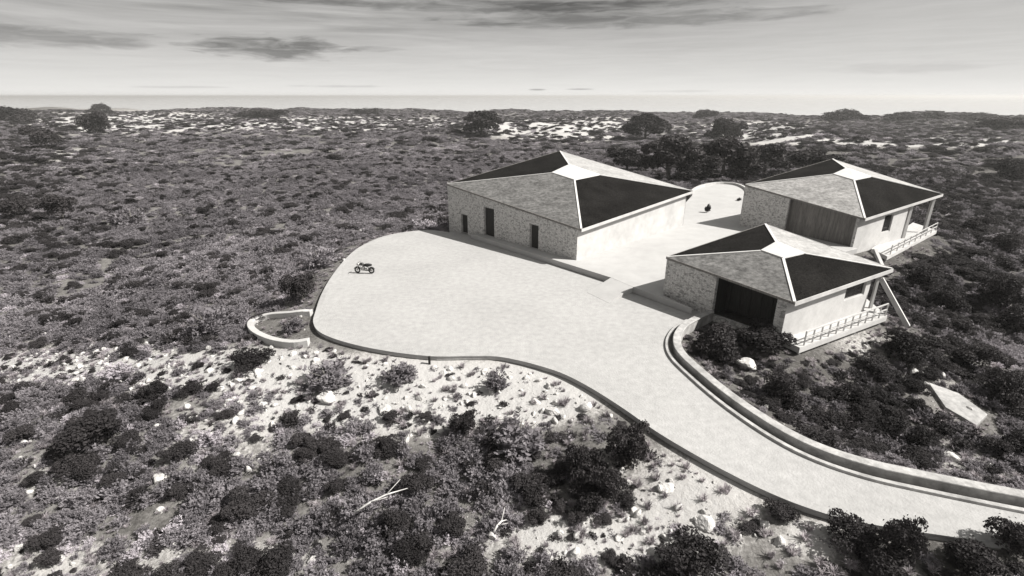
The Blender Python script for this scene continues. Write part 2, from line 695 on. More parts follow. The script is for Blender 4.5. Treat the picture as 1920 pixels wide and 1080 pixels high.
def tz(x, y):
    x, y = np.asarray(x, float), np.asarray(y, float)
    d = plateau_dist(x, y)
    dd = np.maximum(d, 0)
    # the hill falls away gently at first, then more steeply, then runs out flat to the shore
    fall = 7.2 * (1 - np.exp(-np.maximum(dd - 1.0, 0) / 30.0))
    z = -.30 - np.minimum(dd, .6) * .16 - fall
    right_ = np.clip((x - 14) / 8, 0, 1) * np.clip((44 - y) / 8, 0, 1)
    z = z - right_ * 1.0 * (1 - np.exp(-dd / 2.5))
    amp = np.clip(dd / 12, 0, 1)
    z = z + bumps(x, y, 5, 40) * amp * .55
    z = z + bumps(x, y, 40, 300) * np.clip(dd / 160, 0, 1) * .55
    z = np.maximum(z, -8.55 + .25 * np.sin(x * .05) * np.sin(y * .043))
    rr, aa = np.hypot(x, y), np.arctan2(x, y)
    cr = np.interp(aa, coast_az, coast_r) * (1 + .03 * np.sin(aa * 23) + .02 * np.sin(aa * 57 + 1))
    shore = np.clip((rr - cr * .93) / (cr * .10), 0, 1)
    z = z * (1 - shore) + (SEA_Z - 3.0) * shore
    return z


def T(px, py, dz=0.0):
    """where the sight line through a pixel of the photograph meets the ground"""
    d = ray(px, py)
    d = d / np.linalg.norm(d)
    s = np.concatenate([np.arange(10, 120, .15), np.arange(120, 1600, 2.0)])
    p = CAM[None] + s[:, None] * d[None]
    under = p[:, 2] < tz(p[:, 0], p[:, 1]) + dz
    i = int(np.argmax(under))
    return p[i]


# areas of the photograph: centre, half size, bare soil, scrub density factor, share of dark / pale plants
ZONES = [
    (780, 735, 330, 80, .85, .58, .22, .52), (1010, 740, 130, 60, .95, .26, .2, .45), (520, 700, 110, 60, .35, .55, .1, .45),
    (1330, 905, 200, 70, .65, .50, .22, .5), (1180, 850, 90, 60, .20, .8, .3, .3),
    (1130, 1010, 280, 75, .75, .46, .18, .55), (300, 690, 380, 42, .85, .42, .1, .72), (60, 690, 120, 30, .8, .45, .1, .7), (400, 830, 130, 80, .40, .85, .12, .45), (640, 770, 240, 70, .35, .75, .15, .45), (60, 900, 120, 90, .25, .9, .12, .35),
    (150, 1050, 280, 50, .45, .75, .12, .5), (520, 1040, 180, 40, .35, .85, .15, .4),
    (1760, 725, 60, 60, .40, .5, .3, .4), (1790, 860, 70, 35, .40, .5, .2, .45), (1540, 1012, 110, 50, .60, .95, .3, .4), (1410, 690, 45, 28, .45, .4, .3, .4),
    (1610, 640, 70, 30, .6, .5, .2, .5), (1706, 572, 34, 24, .9, .3, .1, .6),
    (230, 230, 230, 24, 1.1, .24, .5, .3), (640, 232, 260, 16, .95, .38, .4, .3), (1060, 240, 190, 26, 1.05, .26, .5, .3),
    (1430, 250, 150, 24, 1.05, .26, .5, .3), (1740, 266, 210, 11, 1.35, .08, .3, .3), (130, 300, 60, 30, .5, .6, .4, .2),
    (1850, 238, 90, 14, .3, .8, .3, .2),
    (1720, 480, 260, 300, -.15, 1.0, .60, .04), (1560, 760, 260, 130, -.15, 1.0, .62, .05), (40, 330, 110, 160, -.2, 1.0, .6, .05),
    (1120, 900, 90, 110, -.2, 1.0, .6, .1), (1390, 640, 110, 60, -.3, 1.0, .9, .0), (1740, 1060, 220, 50, -.2, 1.0, .7, .1),
    (1320, 310, 130, 40, -.2, 1.0, .5, .05), (450, 420, 360, 150, .05, 1.05, .08, .13),
]


def zone(px, py):
    bare = np.zeros_like(px)
    dens = np.ones_like(px)
    pd = np.full_like(px, .13)
    pp = np.full_like(px, .17)
    for cx, cy, rx, ry, ba, de, d_, p_ in ZONES:
        w = np.exp(-1.3 * (((px - cx) / rx) ** 2 + ((py - cy) / ry) ** 2) ** 1.5)
        bare = bare + ba * w
        dens = dens * (1 - w) + de * w
        pd = pd * (1 - w) + d_ * w
        pp = pp * (1 - w) + p_ * w
    return bare, dens, pd, pp


# ------------------------------------------------------------------ the ground, one sheet out to the shore
NA, NR_ = 440, 520
angs = np.radians(np.linspace(-82, 82, NA))
rads = np.concatenate([np.geomspace(3, 90, 210), np.geomspace(91.5, 1500, NR_ - 210)])
AA, RR = np.meshgrid(angs, rads)
X, Y = RR * np.sin(AA), RR * np.cos(AA)
Z = tz(X, Y)
vs = np.stack([X, Y, Z], -1).reshape(-1, 3)
idx = np.arange(NA * NR_).reshape(NR_, NA)
fs = np.stack([idx[:-1, :-1], idx[:-1, 1:], idx[1:, 1:], idx[1:, :-1]], -1).reshape(-1, 4)[:, ::-1]
me = bpy.data.meshes.new('ground')
me.from_pydata(vs.tolist(), [], fs.tolist())
me.polygons.foreach_set('use_smooth', np.ones(len(me.polygons), bool))
me.materials.append(M['soil'])
zx, zy = proj(vs[:, 0], vs[:, 1], vs[:, 2])
ba = zone(zx, zy)[0]
at = me.attributes.new('bare', 'FLOAT', 'POINT')
at.data.foreach_set('value', ba.astype(np.float32))
ground = bpy.data.objects.new('ground', me)
COL.objects.link(ground)
tag(ground, 'stony hillside soil under the scrub running out to the shore', 'ground', kind='structure')

# sea out to the horizon
mb = MB()
mb.add([(-60000, 300, SEA_Z), (60000, 300, SEA_Z), (60000, 70000, SEA_Z), (-60000, 70000, SEA_Z)], [(0, 1, 2, 3)])
tag(mb.build('sea', M['sea']), 'pale strip of sea along the horizon', 'sea', kind='structure')

# ------------------------------------------------------------------ forecourt and road
o = MB()
bmv = [(p[0], p[1]) for p in pave_poly]
o.prism(bmv, -.26, 0.0)
pv = o.build('forecourt_and_road', M['pave'])
tag(pv, 'pale paved forecourt narrowing into the road that leaves at lower right', 'road', kind='structure')

# retaining wall under the left and front edge
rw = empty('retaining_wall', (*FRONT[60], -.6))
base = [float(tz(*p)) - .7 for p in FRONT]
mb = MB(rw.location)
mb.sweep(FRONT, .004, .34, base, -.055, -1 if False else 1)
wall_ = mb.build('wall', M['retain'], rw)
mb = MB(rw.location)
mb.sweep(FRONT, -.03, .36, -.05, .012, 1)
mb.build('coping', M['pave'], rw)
tag(rw, 'low stone retaining wall curving round the front edge of the pale forecourt and road', 'wall')

# kerb and parapet on the house side of the road
kb = MB()
kb.sweep(KERB, -.06, .16, -.2, .13, -1 if False else 1)
tag(kb.build('kerb', M['cope'], bevel=.02), 'low white kerb along the inner edge of the road', 'kerb', kind='structure')
pw = empty('parapet_wall', (*KERB[30], 0))
kz = [float(tz(*p)) - 1.6 for p in KERB]
mb = MB(pw.location)
mb.sweep(KERB, .42, .80, kz, .36, 1)
mb.build('wall', M['parapet'], pw)
mb = MB(pw.location)
mb.sweep(KERB, .38, .88, .36, .45, 1)
mb.build('coping', M['cope'], pw, bevel=.04)
tag(pw, 'long low white parapet wall following the bend of the road below the front pavilion', 'wall')
gt = MB()
gt.sweep(KERB, .162, .418, -.28, -.06, 1)
tag(gt.build('gutter', M['retain']), 'narrow grey gutter between the kerb and the white parapet', 'gutter', kind='structure')

# ------------------------------------------------------------------ raised courtyard between the pavilions
dn = xy(hA['N']) - xy(hA['L'])
dn /= np.linalg.norm(dn)
off = np.array([dn[1], -dn[0]])
if off[1] > 0:
    off = -off
E1, E2, E3 = U(1145, 531)[:2], U(1186, 549)[:2], U(1296, 590)[:2]
court = [xy(hA['L']) + dn * 5 + off * .75, E1, E2, E3, xy(hC['L']) * .99, xy(hC['B']), xy(hB['N']), xy(hB['L']) + (2, 1)] + REAR[::-1] + [xy(hA['R']) + (-2, 2), xy(hA['C'])]
mb = MB()
mb.prism(court, .004, FL - .03)
tag(mb.build('courtyard', M['court'], bevel=.03), 'raised white courtyard paving between the three pavilions', 'courtyard', kind='structure')
# entrance ramp in the gap of the courtyard edge
rd = (E1 + E2) / 2 - (xy(hA['R']) + xy(hC['B'])) / 2
rd /= np.linalg.norm(rd)
mb = MB()
mb.prism([E1 + .02 * rd, E2 + .02 * rd, E2 + rd * 3.2, E1 + rd * 3.2], .003, [FL - .035, FL - .035, .012, .012])
tag(mb.build('entrance_ramp', M['court']), 'short white ramp from the forecourt up to the courtyard', 'ramp', kind='structure')


# ------------------------------------------------------------------ pavilions
def lerp(a, b, t_):
    return np.array(a, float) * (1 - t_) + np.array(b, float) * t_


def tri_panel(org, a, b, c, th=.16, cuts=1):
    m_ = MB(org)
    dz = np.array([0, 0, th])
    m_.add([a, b, c, a - dz, b - dz, c - dz], [(0, 1, 2), (5, 4, 3), (0, 3, 4, 1)])
    return m_


def wall_run(org, p0, p1, z0, t0, t1, thick, inward, holes=()):
    """wall from p0 to p1 with a sloping top (t0 to t1) and openings (s0, s1, zlow, zhigh) as fractions and heights"""
    m_ = MB(org)
    p0, p1 = xy(p0), xy(p1)

    def quad(s0, s1, za0, za1, zb0, zb1):
        a, b_ = p0 + (p1 - p0) * s0, p0 + (p1 - p0) * s1
        m_.prism([a, b_, b_ + inward * thick, a + inward * thick], [za0, za1, za1, za0], [zb0, zb1, zb1, zb0])

    top = lambda s: t0 + (t1 - t0) * s
    s = 0.0
    for h0, h1, zl, zh in sorted(holes):
        if h0 > s:
            quad(s, h0, z0, z0, top(s), top(h0))
        if zl > z0 + .01:
            quad(h0, h1, z0, z0, zl, zl)
        if zh < min(top(h0), top(h1)) - .02:
            quad(h0, h1, zh, zh, top(h0), top(h1))
        s = h1
    if s < 1:
        quad(s, 1, z0, z0, top(s), top(1))
    return m_


def opening(org, root, p0, p1, s0, s1, zl, zh, inward, depth, leaf, name, mat, frame=None, framemat=None):
    p0, p1 = xy(p0), xy(p1)
    a, b_ = p0 + (p1 - p0) * s0, p0 + (p1 - p0) * s1
    ia, ib = a + inward * depth, b_ + inward * depth
    m_ = MB(org)
    m_.prism([ia, ib, ib + inward * leaf, ia + inward * leaf], zl, zh)
    o_ = m_.build(name, mat, root)
    if frame:
        d = (b_ - a) / np.linalg.norm(b_ - a)
        m2 = MB(org)
        fa, fb = a + inward * (depth - .09), b_ + inward * (depth - .09)
        for q0, q1, za, zb in ((fa, fa + d * frame, zl, zh), (fb - d * frame, fb, zl, zh),
                               (fa + d * frame, fb - d * frame, zh - frame, zh), (fa + d * frame, fb - d * frame, zl, zl + frame)):
            m2.prism([q0, q1, q1 + inward * .08, q0 + inward * .08], za, zb)
        m2.build('frame', framemat, o_)
    return o_


def pavilion(name, label, h, mats, base, openings_ln, recess, nr_end, overhang, openings_nr, base_nr, rdepth=1.7, bars=True):
    Lc, Nc, Rc, Bc, Cc = (np.array(h[k], float) for k in 'LNRBC')
    org = np.array([Cc[0], Cc[1], base])
    root = empty(name, org)
    tag(root, label, 'house', 'pyramid roofed pavilions round the courtyard')
    # four roof planes
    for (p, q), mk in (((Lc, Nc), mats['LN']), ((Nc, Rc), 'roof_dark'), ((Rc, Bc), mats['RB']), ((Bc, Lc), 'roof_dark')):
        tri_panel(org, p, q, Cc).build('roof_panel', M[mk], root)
    # hip flashings
    for k, w in (('L', .16), ('N', .18), ('R', .18), ('B', .18)):
        q = np.array(h[k], float)
        m_ = MB(org)
        m_.bar(lerp(Cc, q, .17) + (0, 0, .03), lerp(Cc, q, .995) + (0, 0, .03), w, .05)
        m_.build('hip_flashing', M['roof_white'], root)
    # white cap at the peak
    m_ = MB(org)
    ring = [lerp(Cc, np.array(h[k], float), f) + (0, 0, .09) for k, f in (('L', .17), ('N', .20), ('R', .22), ('B', .26))]
    m_.add([Cc + (0, 0, .16)] + ring + [p - (0, 0, .10) for p in ring],
           [(0, 1, 2), (0, 2, 3), (0, 3, 4), (0, 4, 1)] + [(1 + i, 5 + i, 5 + (i + 1) % 4, 1 + (i + 1) % 4) for i in range(4)])
    m_.build('roof_cap', M['roof_white'], root)
    # eave boards
    for (p, q), mk, hh in (((Nc, Rc), 'white', .26), ((Lc, Nc), mats['fascia'], .14), ((Rc, Bc), 'white', .2), ((Bc, Lc), mats['fascia'], .14)):
        out = np.array([(q - p)[1], -(q - p)[0]])
        out = out / np.linalg.norm(out)
        if out @ (xy((p + q) / 2) - xy(Cc)) < 0:
            out = -out
        m_ = MB(org)
        a, b_ = xy(p) + out * .003, xy(q) + out * .003
        m_.prism([a, b_, b_ + out * .05, a + out * .05], [p[2] - hh, q[2] - hh, q[2] - hh, p[2] - hh], [p[2] + .02, q[2] + .02, q[2] + .02, p[2] + .02])
        m_.build('eave_board', M[mk], root)
    # walls
    inw = xy(Cc) - xy((Lc + Nc) / 2)
    e_ = xy(Nc) - xy(Lc)
    e_ /= np.linalg.norm(e_)
    i_ln = np.array([-e_[1], e_[0]])
    i_ln = i_ln if i_ln @ inw > 0 else -i_ln
    f_ = xy(Rc) - xy(Nc)
    f_ /= np.linalg.norm(f_)
    i_nr = np.array([-f_[1], f_[0]])
    i_nr = i_nr if i_nr @ (xy(Cc) - xy(Nc)) > 0 else -i_nr
    zf = lambda p: p - np.array([0, 0, .17])
    wN = Nc + np.array([*(i_nr * overhang + i_ln * .05), 0])
    wL = Lc + np.array([*(i_ln * .05), 0])
    wR = lerp(Nc, Rc, nr_end) + np.array([*(i_nr * overhang), 0])
    wB = lerp(Lc, Bc, nr_end if nr_end < .9 else .985)
    wL2 = wL
    top = lambda p, zz: zz - .18
    holes = [(a, b_, base if zl is None else zl, zh) for a, b_, zl, zh in openings_ln]
    if recess:
        s0, s1 = recess
        ta, tb = wL[2] + (wN[2] - wL[2]) * s0, wL[2] + (wN[2] - wL[2]) * s1
        holes.append((s0, s1, base, max(ta, tb)))
    wall_run(org, wL, wN, base_nr, wL[2] - .17, wN[2] - .17, .30, i_ln, holes).build('wall', M['stone'], root)
    for a, b_, zl, zh in holes[:len(openings_ln)]:
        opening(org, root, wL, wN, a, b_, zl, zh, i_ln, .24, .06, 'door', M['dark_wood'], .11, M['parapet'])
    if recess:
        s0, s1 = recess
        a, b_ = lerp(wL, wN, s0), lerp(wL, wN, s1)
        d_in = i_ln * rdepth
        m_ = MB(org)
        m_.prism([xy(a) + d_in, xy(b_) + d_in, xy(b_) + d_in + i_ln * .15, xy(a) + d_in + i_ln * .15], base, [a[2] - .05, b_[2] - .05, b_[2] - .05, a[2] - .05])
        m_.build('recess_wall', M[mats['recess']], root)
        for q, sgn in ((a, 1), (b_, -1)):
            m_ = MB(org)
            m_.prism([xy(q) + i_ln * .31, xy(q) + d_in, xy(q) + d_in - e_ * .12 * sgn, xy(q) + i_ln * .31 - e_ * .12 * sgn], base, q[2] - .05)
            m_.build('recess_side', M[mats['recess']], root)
        # glazed doors with mullions set into the recess
        nb = 5 if bars else 0
        for k in range(nb + 1 if bars else 0):
            mm = MB(org)
            q = xy(lerp(a, b_, .06 + .88 * k / nb)) + d_in - i_ln * .05
            zt = a[2] + (b_[2] - a[2]) * (.06 + .88 * k / nb) - .35
            mm.bar((*q, base), (*q, zt), .07, .07, up=(i_ln[0], i_ln[1], 0))
            mm.build('mullion', M['dark_wood'], root)
    # the white wall under the near eave
    holes_nr = [tuple(x) for x in openings_nr]
    wall_run(org, wN, wR, base_nr, wN[2] - .17 + overhang * .12, wR[2] - .17 + overhang * .12, .28, i_nr, holes_nr).build('end_wall', M['white'], root)
    for a, b_, zl, zh in holes_nr:
        opening(org, root, wN, wR, a, b_, zl, zh, i_nr, .16, .04, 'window', M['glass'], .06, M['white'])
    wall_run(org, wR, wB, base_nr, wR[2] - .1, wB[2] - .25, .28, -f_ if True else f_).build('far_wall', M['white'], root)
    wall_run(org, wB, wL, base_nr, wB[2] - .25, wL[2] - .2, .28, f_).build('back_wall', M['stone'], root)
    return root, dict(org=org, wN=wN, wR=wR, i_nr=i_nr, i_ln=i_ln, f=f_, e=e_)


def frac(h, px, py_guess):
    """fraction along the L-N wall line at a pixel column"""
    a, b_ = np.array(h['L'], float), np.array(h['N'], float)
    best, bs = 1e9, 0
    for s in np.linspace(0, 1, 401):
        p = lerp(a, b_, s)
        x_, _ = proj(p[0], p[1], py_guess)
        if abs(x_ - px) < best:
            best, bs = abs(x_ - px), s
    return bs


fa = lambda px: frac(hA, px, 1.5)
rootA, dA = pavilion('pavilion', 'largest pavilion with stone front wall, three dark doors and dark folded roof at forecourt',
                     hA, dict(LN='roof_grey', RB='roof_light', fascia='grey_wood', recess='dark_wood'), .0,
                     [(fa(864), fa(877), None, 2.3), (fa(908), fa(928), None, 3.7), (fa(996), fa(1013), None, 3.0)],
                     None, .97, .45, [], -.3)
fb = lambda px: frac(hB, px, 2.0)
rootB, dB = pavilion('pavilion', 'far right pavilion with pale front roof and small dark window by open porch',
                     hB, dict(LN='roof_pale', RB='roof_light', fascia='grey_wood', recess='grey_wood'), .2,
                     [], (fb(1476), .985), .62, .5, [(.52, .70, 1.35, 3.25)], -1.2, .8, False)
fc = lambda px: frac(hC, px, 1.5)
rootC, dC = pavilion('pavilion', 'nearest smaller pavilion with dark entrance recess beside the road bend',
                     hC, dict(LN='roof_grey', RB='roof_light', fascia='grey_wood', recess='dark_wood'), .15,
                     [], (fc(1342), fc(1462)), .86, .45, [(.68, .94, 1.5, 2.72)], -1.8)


# decks on the valley side
def deck(root, d, pxs, z, boards, rail, th=.34):
    org = d['org']
    P = [U(px, py, z) for px, py in pxs]
    m_ = MB(org)
    a, b_, c_, e_ = (xy(p) for p in P)
    n_ = boards
    for k in range(n_):
        s0, s1 = k / n_, (k + .93) / n_
        m_.prism([lerp(a, b_, s0), lerp(a, b_, s1), lerp(e_, c_, s1), lerp(e_, c_, s0)], z - .06, z)
    dk = m_.build('deck', M['deck'], root)
    m_ = MB(org)
    m_.prism([a, b_, c_, e_], z - th - .06, z - .065)
    m_.build('deck_frame', M['white'], dk)
    for s in (.04, .35, .66, .96):
        m_ = MB(org)
        q = lerp(b_, c_, s) + d['i_nr'] * .25
        m_.bar((*q, z - th - .06), (*q, float(tz(*q)) - .4), .16, .16, up=(0, 1, 0))
        m_.build('deck_post', M['white'], dk)
    # light railing along the outer edge
    for s in np.linspace(rail[0], rail[1], rail[2]):
        m_ = MB(org)
        q = lerp(b_, c_, s) + d['i_nr'] * .08
        m_.bar((*q, z), (*q, z + .95), .07, .07, up=(0, 1, 0))
        m_.build('railing_post', M['white'], dk)
    for hz in (.5, .95):
        m_ = MB(org)
        m_.bar((*(lerp(b_, c_, rail[0]) + d['i_nr'] * .08), z + hz), (*(lerp(b_, c_, rail[1]) + d['i_nr'] * .08), z + hz), .07, .08)
        m_.build('railing', M['white'], dk)
    return P


deck(rootC, dC, [(1456, 632), (1500, 652), (1664, 592), (1625, 560)], .12, 9, (.05, .985, 12))
deck(rootB, dB, [(1634, 466), (1664, 481), (1757, 432), (1712, 417)], .05, 9, (.06, .985, 9))
# porch posts and raking strut
org = dC['org']
m_ = MB(org)
m_.bar(UD(1652, 522, 35.0), UD(1702, 612, 33.6), .34, .30)
m_.build('raking_strut', M['white'], rootC)
m_ = MB(org)
q = lerp(hC['N'], hC['R'], .95)
m_.bar((q[0] - .3, q[1] + .4, q[2] - .2), (q[0] - .3, q[1] + .4, .06), .18, .18, up=(0, 1, 0))
m_.build('porch_post', M['white'], rootC)
org = dB['org']
for s in (.66, .97):
    m_ = MB(org)
    q = lerp(hB['N'], hB['R'], s)
    m_.bar((q[0] - .2, q[1] + .6, q[2] - .2), (q[0] - .2, q[1] + .6, -.15), .3, .3, up=(0, 1, 0))
    m_.build('porch_post', M['white'], rootB)
m_ = MB(org)
m_.bar(UD(1640, 468, 49.0), UD(1655, 502, 47.2), .3, .3)
m_.build('raking_strut', M['white'], rootB)

# low curved white wall round the far end of the courtyard
cw = empty('curved_wall', (*REAR[8], FL))
mb = MB(cw.location)
mb.sweep(REAR, .01, .34, -.9, FL + .32, 1)
mb.build('wall', M['white'], cw)
tag(cw, 'low curved white wall closing the courtyard between the two rear pavilions', 'wall')

# white looped low wall on the slope, left of the forecourt
lp = smooth_poly([T(*p)[:2] for p in ((585, 592), (545, 594), (505, 598), (478, 607), (471, 618), (482, 632), (512, 645), (548, 650), (580, 646))], 5)
lw = empty('loop_wall', (*lp[20], float(tz(*lp[20]))))
mb = MB(lw.location)
lz = [float(tz(*p)) for p in lp]
mb.sweep(lp, -.22, .22, [z - .4 for z in lz], [z + .42 for z in lz], 1)
mb.build('wall', M['white'], lw, bevel=.03)
tag(lw, 'low white wall looping out like a hairpin from the left end of the forecourt', 'wall')

# small post on the retaining wall
q = U(806, 669)
pe = empty('marker_post', (q[0], q[1] - .25, .02))
mb = MB()
mb.bar((0, 0, -.4), (0, 0, .10), .13, .13, up=(0, 1, 0))
mb.build('post', M['dark_wood'], pe, bevel=.01)
mb = MB()
mb.prism([(-.08, -.08), (.08, -.08), (.08, .08), (-.08, .08)], .10, .13)
mb.build('post_cap', M['dark_wood'], pe)
tag(pe, 'short dark post on the front edge of the forecourt wall', 'post')

# pale slab in the scrub at right
cs = [T(1738, 722), T(1800, 738), T(1858, 770), T(1838, 786), T(1775, 760)]
zc = max(p[2] for p in cs) + .18
cs = [U(px, py, zc)[:2] for px, py in ((1740, 718), (1798, 734), (1856, 766), (1836, 784), (1775, 758))]
sl = empty('concrete_slab', (*cs[0], zc))
mb = MB(sl.location)
sz = [max(float(tz(*p)) + .22, zc - 1.1) for p in cs]
mb.prism(cs, zc - 2.2, sz)
mb.build('slab', M['cope'], sl, bevel=.03)
tag(sl, 'pale concrete slab half buried in dark scrub on the right hand slope', 'slab')

# ------------------------------------------------------------------ motor scooter on the forecourt
q = U(684, 513)
sc = empty('motorcycle', (q[0], q[1], .04), math.radians(172))
tag(sc, 'small dark motorcycle parked near the left rim of the forecourt', 'motorcycle')
for xw in (-.66, .66):
    mb = MB()
    mb.ring((xw, 0, .29), (0, 1, 0), .225, .065)
    w_ = mb.build('wheel', M['tyre'], sc, True)
    mb = MB()
    for k in range(8):
        a_ = k * math.pi / 4
        mb.bar((xw, 0, .29), (xw + .17 * math.cos(a_), 0, .29 + .17 * math.sin(a_)), .02, .02, up=(0, 1, 0))
    mb.ring((xw, 0, .29), (0, 1, 0), .165, .018, 16, 6)
    mb.tube([(xw, -.07, .29), (xw, .07, .29)], .045, 10)
    mb.build('rim', M['metal'], w_)
    mb = MB()
    pts = [(xw + .32 * math.cos(a_), 0, .29 + .32 * math.sin(a_)) for a_ in np.radians(np.linspace(20, 160, 9))]
    for p, p2 in zip(pts[:-1], pts[1:]):
        mb.bar(p, p2, .16, .02, up=(0, 1, 0) if False else (0.01, 0, 1))
    mb.build('mudguard', M['paint'], sc)
mb = MB()
mb.tube([(.66, -.1, .29), (.48, -.1, .95)], .03)
mb.tube([(.66, .1, .29), (.48, .1, .95)], .03)
mb.build('fork', M['metal'], sc, True)
mb = MB()
mb.tube([(.40, -.36, 1.02), (.46, -.2, 1.03), (.48, 0, .98), (.46, .2, 1.03), (.40, .36, 1.02)], .022)
mb.build('handlebar', M['metal'], sc, True)
mb = MB()
mb.tube([(.44, 0, .80), (.56, 0, .82), (.64, 0, .82)], [.05, .11, .10], 12)
mb.build('headlight', M['metal'], sc, True)
mb = MB()
mb.tube([(.46, 0, .86), (.1, 0, .74), (-.3, 0, .62), (-.66, 0, .29)], .035)
mb.tube([(.44, 0, .80), (.2, 0, .28), (-.25, 0, .25), (-.66, 0, .29)], .035)
mb.build('frame', M['paint'], sc, True)
mb = MB()
mb.tube([(.38, 0, .84), (.30, 0, .86), (.12, 0, .84), (-.02, 0, .78)], [.06, .14, .15, .08], 12)
mb.build('fuel_tank', M['paint'], sc, True)
mb = MB()
mb.tube([(-.02, 0, .76), (-.15, 0, .78), (-.45, 0, .79), (-.72, 0, .82)], [.08, .14, .15, .09], 10)
mb.build('saddle', M['tyre'], sc, True)
mb = MB()
mb.tube([(.16, 0, .30), (.14, 0, .45), (.02, 0, .62)], [.16, .17, .12], 10)
mb.tube([(-.14, 0, .32), (-.12, 0, .48)], [.14, .12], 10)
mb.build('engine', M['metal'], sc, True)
mb = MB()
mb.tube([(.15, -.14, .32), (-.2, -.17, .27), (-.78, -.17, .34)], [.03, .04, .055], 8)
mb.build('exhaust', M['metal'], sc, True)


# ------------------------------------------------------------------ plants
def leaf_mesh(name, lobes, n, size, mat, seed, flat=.0, inner=.55):
    r_ = np.random.default_rng(seed)
    lobes = np.array(lobes, float)          # x y z rx ry rz
    wgt = lobes[:, 3] * lobes[:, 4] + lobes[:, 4] * lobes[:, 5]
    li = r_.choice(len(lobes), n, p=wgt / wgt.sum())
    d = r_.normal(size=(n, 3))
    d /= np.linalg.norm(d, axis=1, keepdims=True)
    d[:, 2] = np.where(d[:, 2] < -.35, -d[:, 2], d[:, 2])
    rad = inner + (1.08 - inner) * r_.random(n) ** .6 + np.where(r_.random(n) < .08, r_.random(n) * .35, 0)
    c = lobes[li, :3] + d * lobes[li, 3:] * rad[:, None]
    c[:, 2] = np.maximum(c[:, 2], size * .3)
    nrm = d * .8 + r_.normal(size=(n, 3)) * .75
    nrm[:, 2] += flat
    nrm /= np.linalg.norm(nrm, axis=1, keepdims=True)
    s = np.cross(nrm, r_.normal(size=(n, 3)))
    s /= np.linalg.norm(s, axis=1, keepdims=True)
    u_ = np.cross(nrm, s)
    ln = size * r_.uniform(.6, 1.4, n)[:, None]
    wd = ln * r_.uniform(.45, .8, n)[:, None]
    bend = nrm * ln * .25
    V = np.stack([c - s * ln, c - u_ * wd + bend, c + s * ln, c + u_ * wd + bend], 1).reshape(-1, 3)
    Fc = np.arange(n * 4).reshape(n, 4)
    me_ = bpy.data.meshes.new(name)
    me_.from_pydata(V.tolist(), [], Fc.tolist())
    a_ = me_.attributes.new('leaf_tone', 'FLOAT', 'POINT')
    lt = r_.random(len(lobes))[li] * .5 + r_.random(n) * .5
    a_.data.foreach_set('value', np.repeat(lt, 4).astype(np.float32))
    me_.materials.append(mat)
    return me_


def bush_lobes(seed, n, w, h, spread=.6):
    r_ = np.random.default_rng(seed)
    out = [(0, 0, h * .45, w * .34, w * .34, h * .42)]
    for _ in range(n):
        a_, q_ = r_.uniform(0, 6.283), r_.uniform(.25, spread) * w * .55
        zz = h * r_.uniform(.25, .78)
        k = r_.uniform(.13, .26) * w
        out.append((math.cos(a_) * q_, math.sin(a_) * q_, zz, k, k * r_.uniform(.8, 1.2), k * r_.uniform(.7, 1.0) * h / w * 1.2))
    return out


def twig_mesh(name, seed, h, w, trunk, r0):
    """tapered trunk with limbs reaching into the crown"""
    r_ = np.random.default_rng(seed)
    m_ = MB()
    top = np.array([r_.uniform(-.06, .06) * w, r_.uniform(-.06, .06) * w, h * .72])
    mid = top * .5 + np.array([r_.uniform(-.05, .05) * w, r_.uniform(-.05, .05) * w, 0])
    m_.tube([(0, 0, -.5), (0, 0, 0), mid, top], [r0 * 1.2, r0, r0 * .7, r0 * .3], 8)
    for k in range(7):
        t_ = r_.uniform(trunk, .6)
        b0 = mid * (t_ / .5) if t_ < .5 else mid + (top - mid) * (t_ - .5) / .5
        a_ = k * 6.283 / 7 + r_.uniform(-.3, .3)
        ln = w * r_.uniform(.25, .40)
        b1 = b0 + np.array([math.cos(a_) * ln * .5, math.sin(a_) * ln * .5, h * .12])
        b2 = b0 + np.array([math.cos(a_) * ln, math.sin(a_) * ln, h * r_.uniform(.16, .3)])
        m_.tube([b0, b1, b2], [r0 * .45, r0 * .3, r0 * .12], 6)
    o_ = m_.build(name, M['bark'], None, True)
    me_ = o_.data
    bpy.data.objects.remove(o_)
    return me_


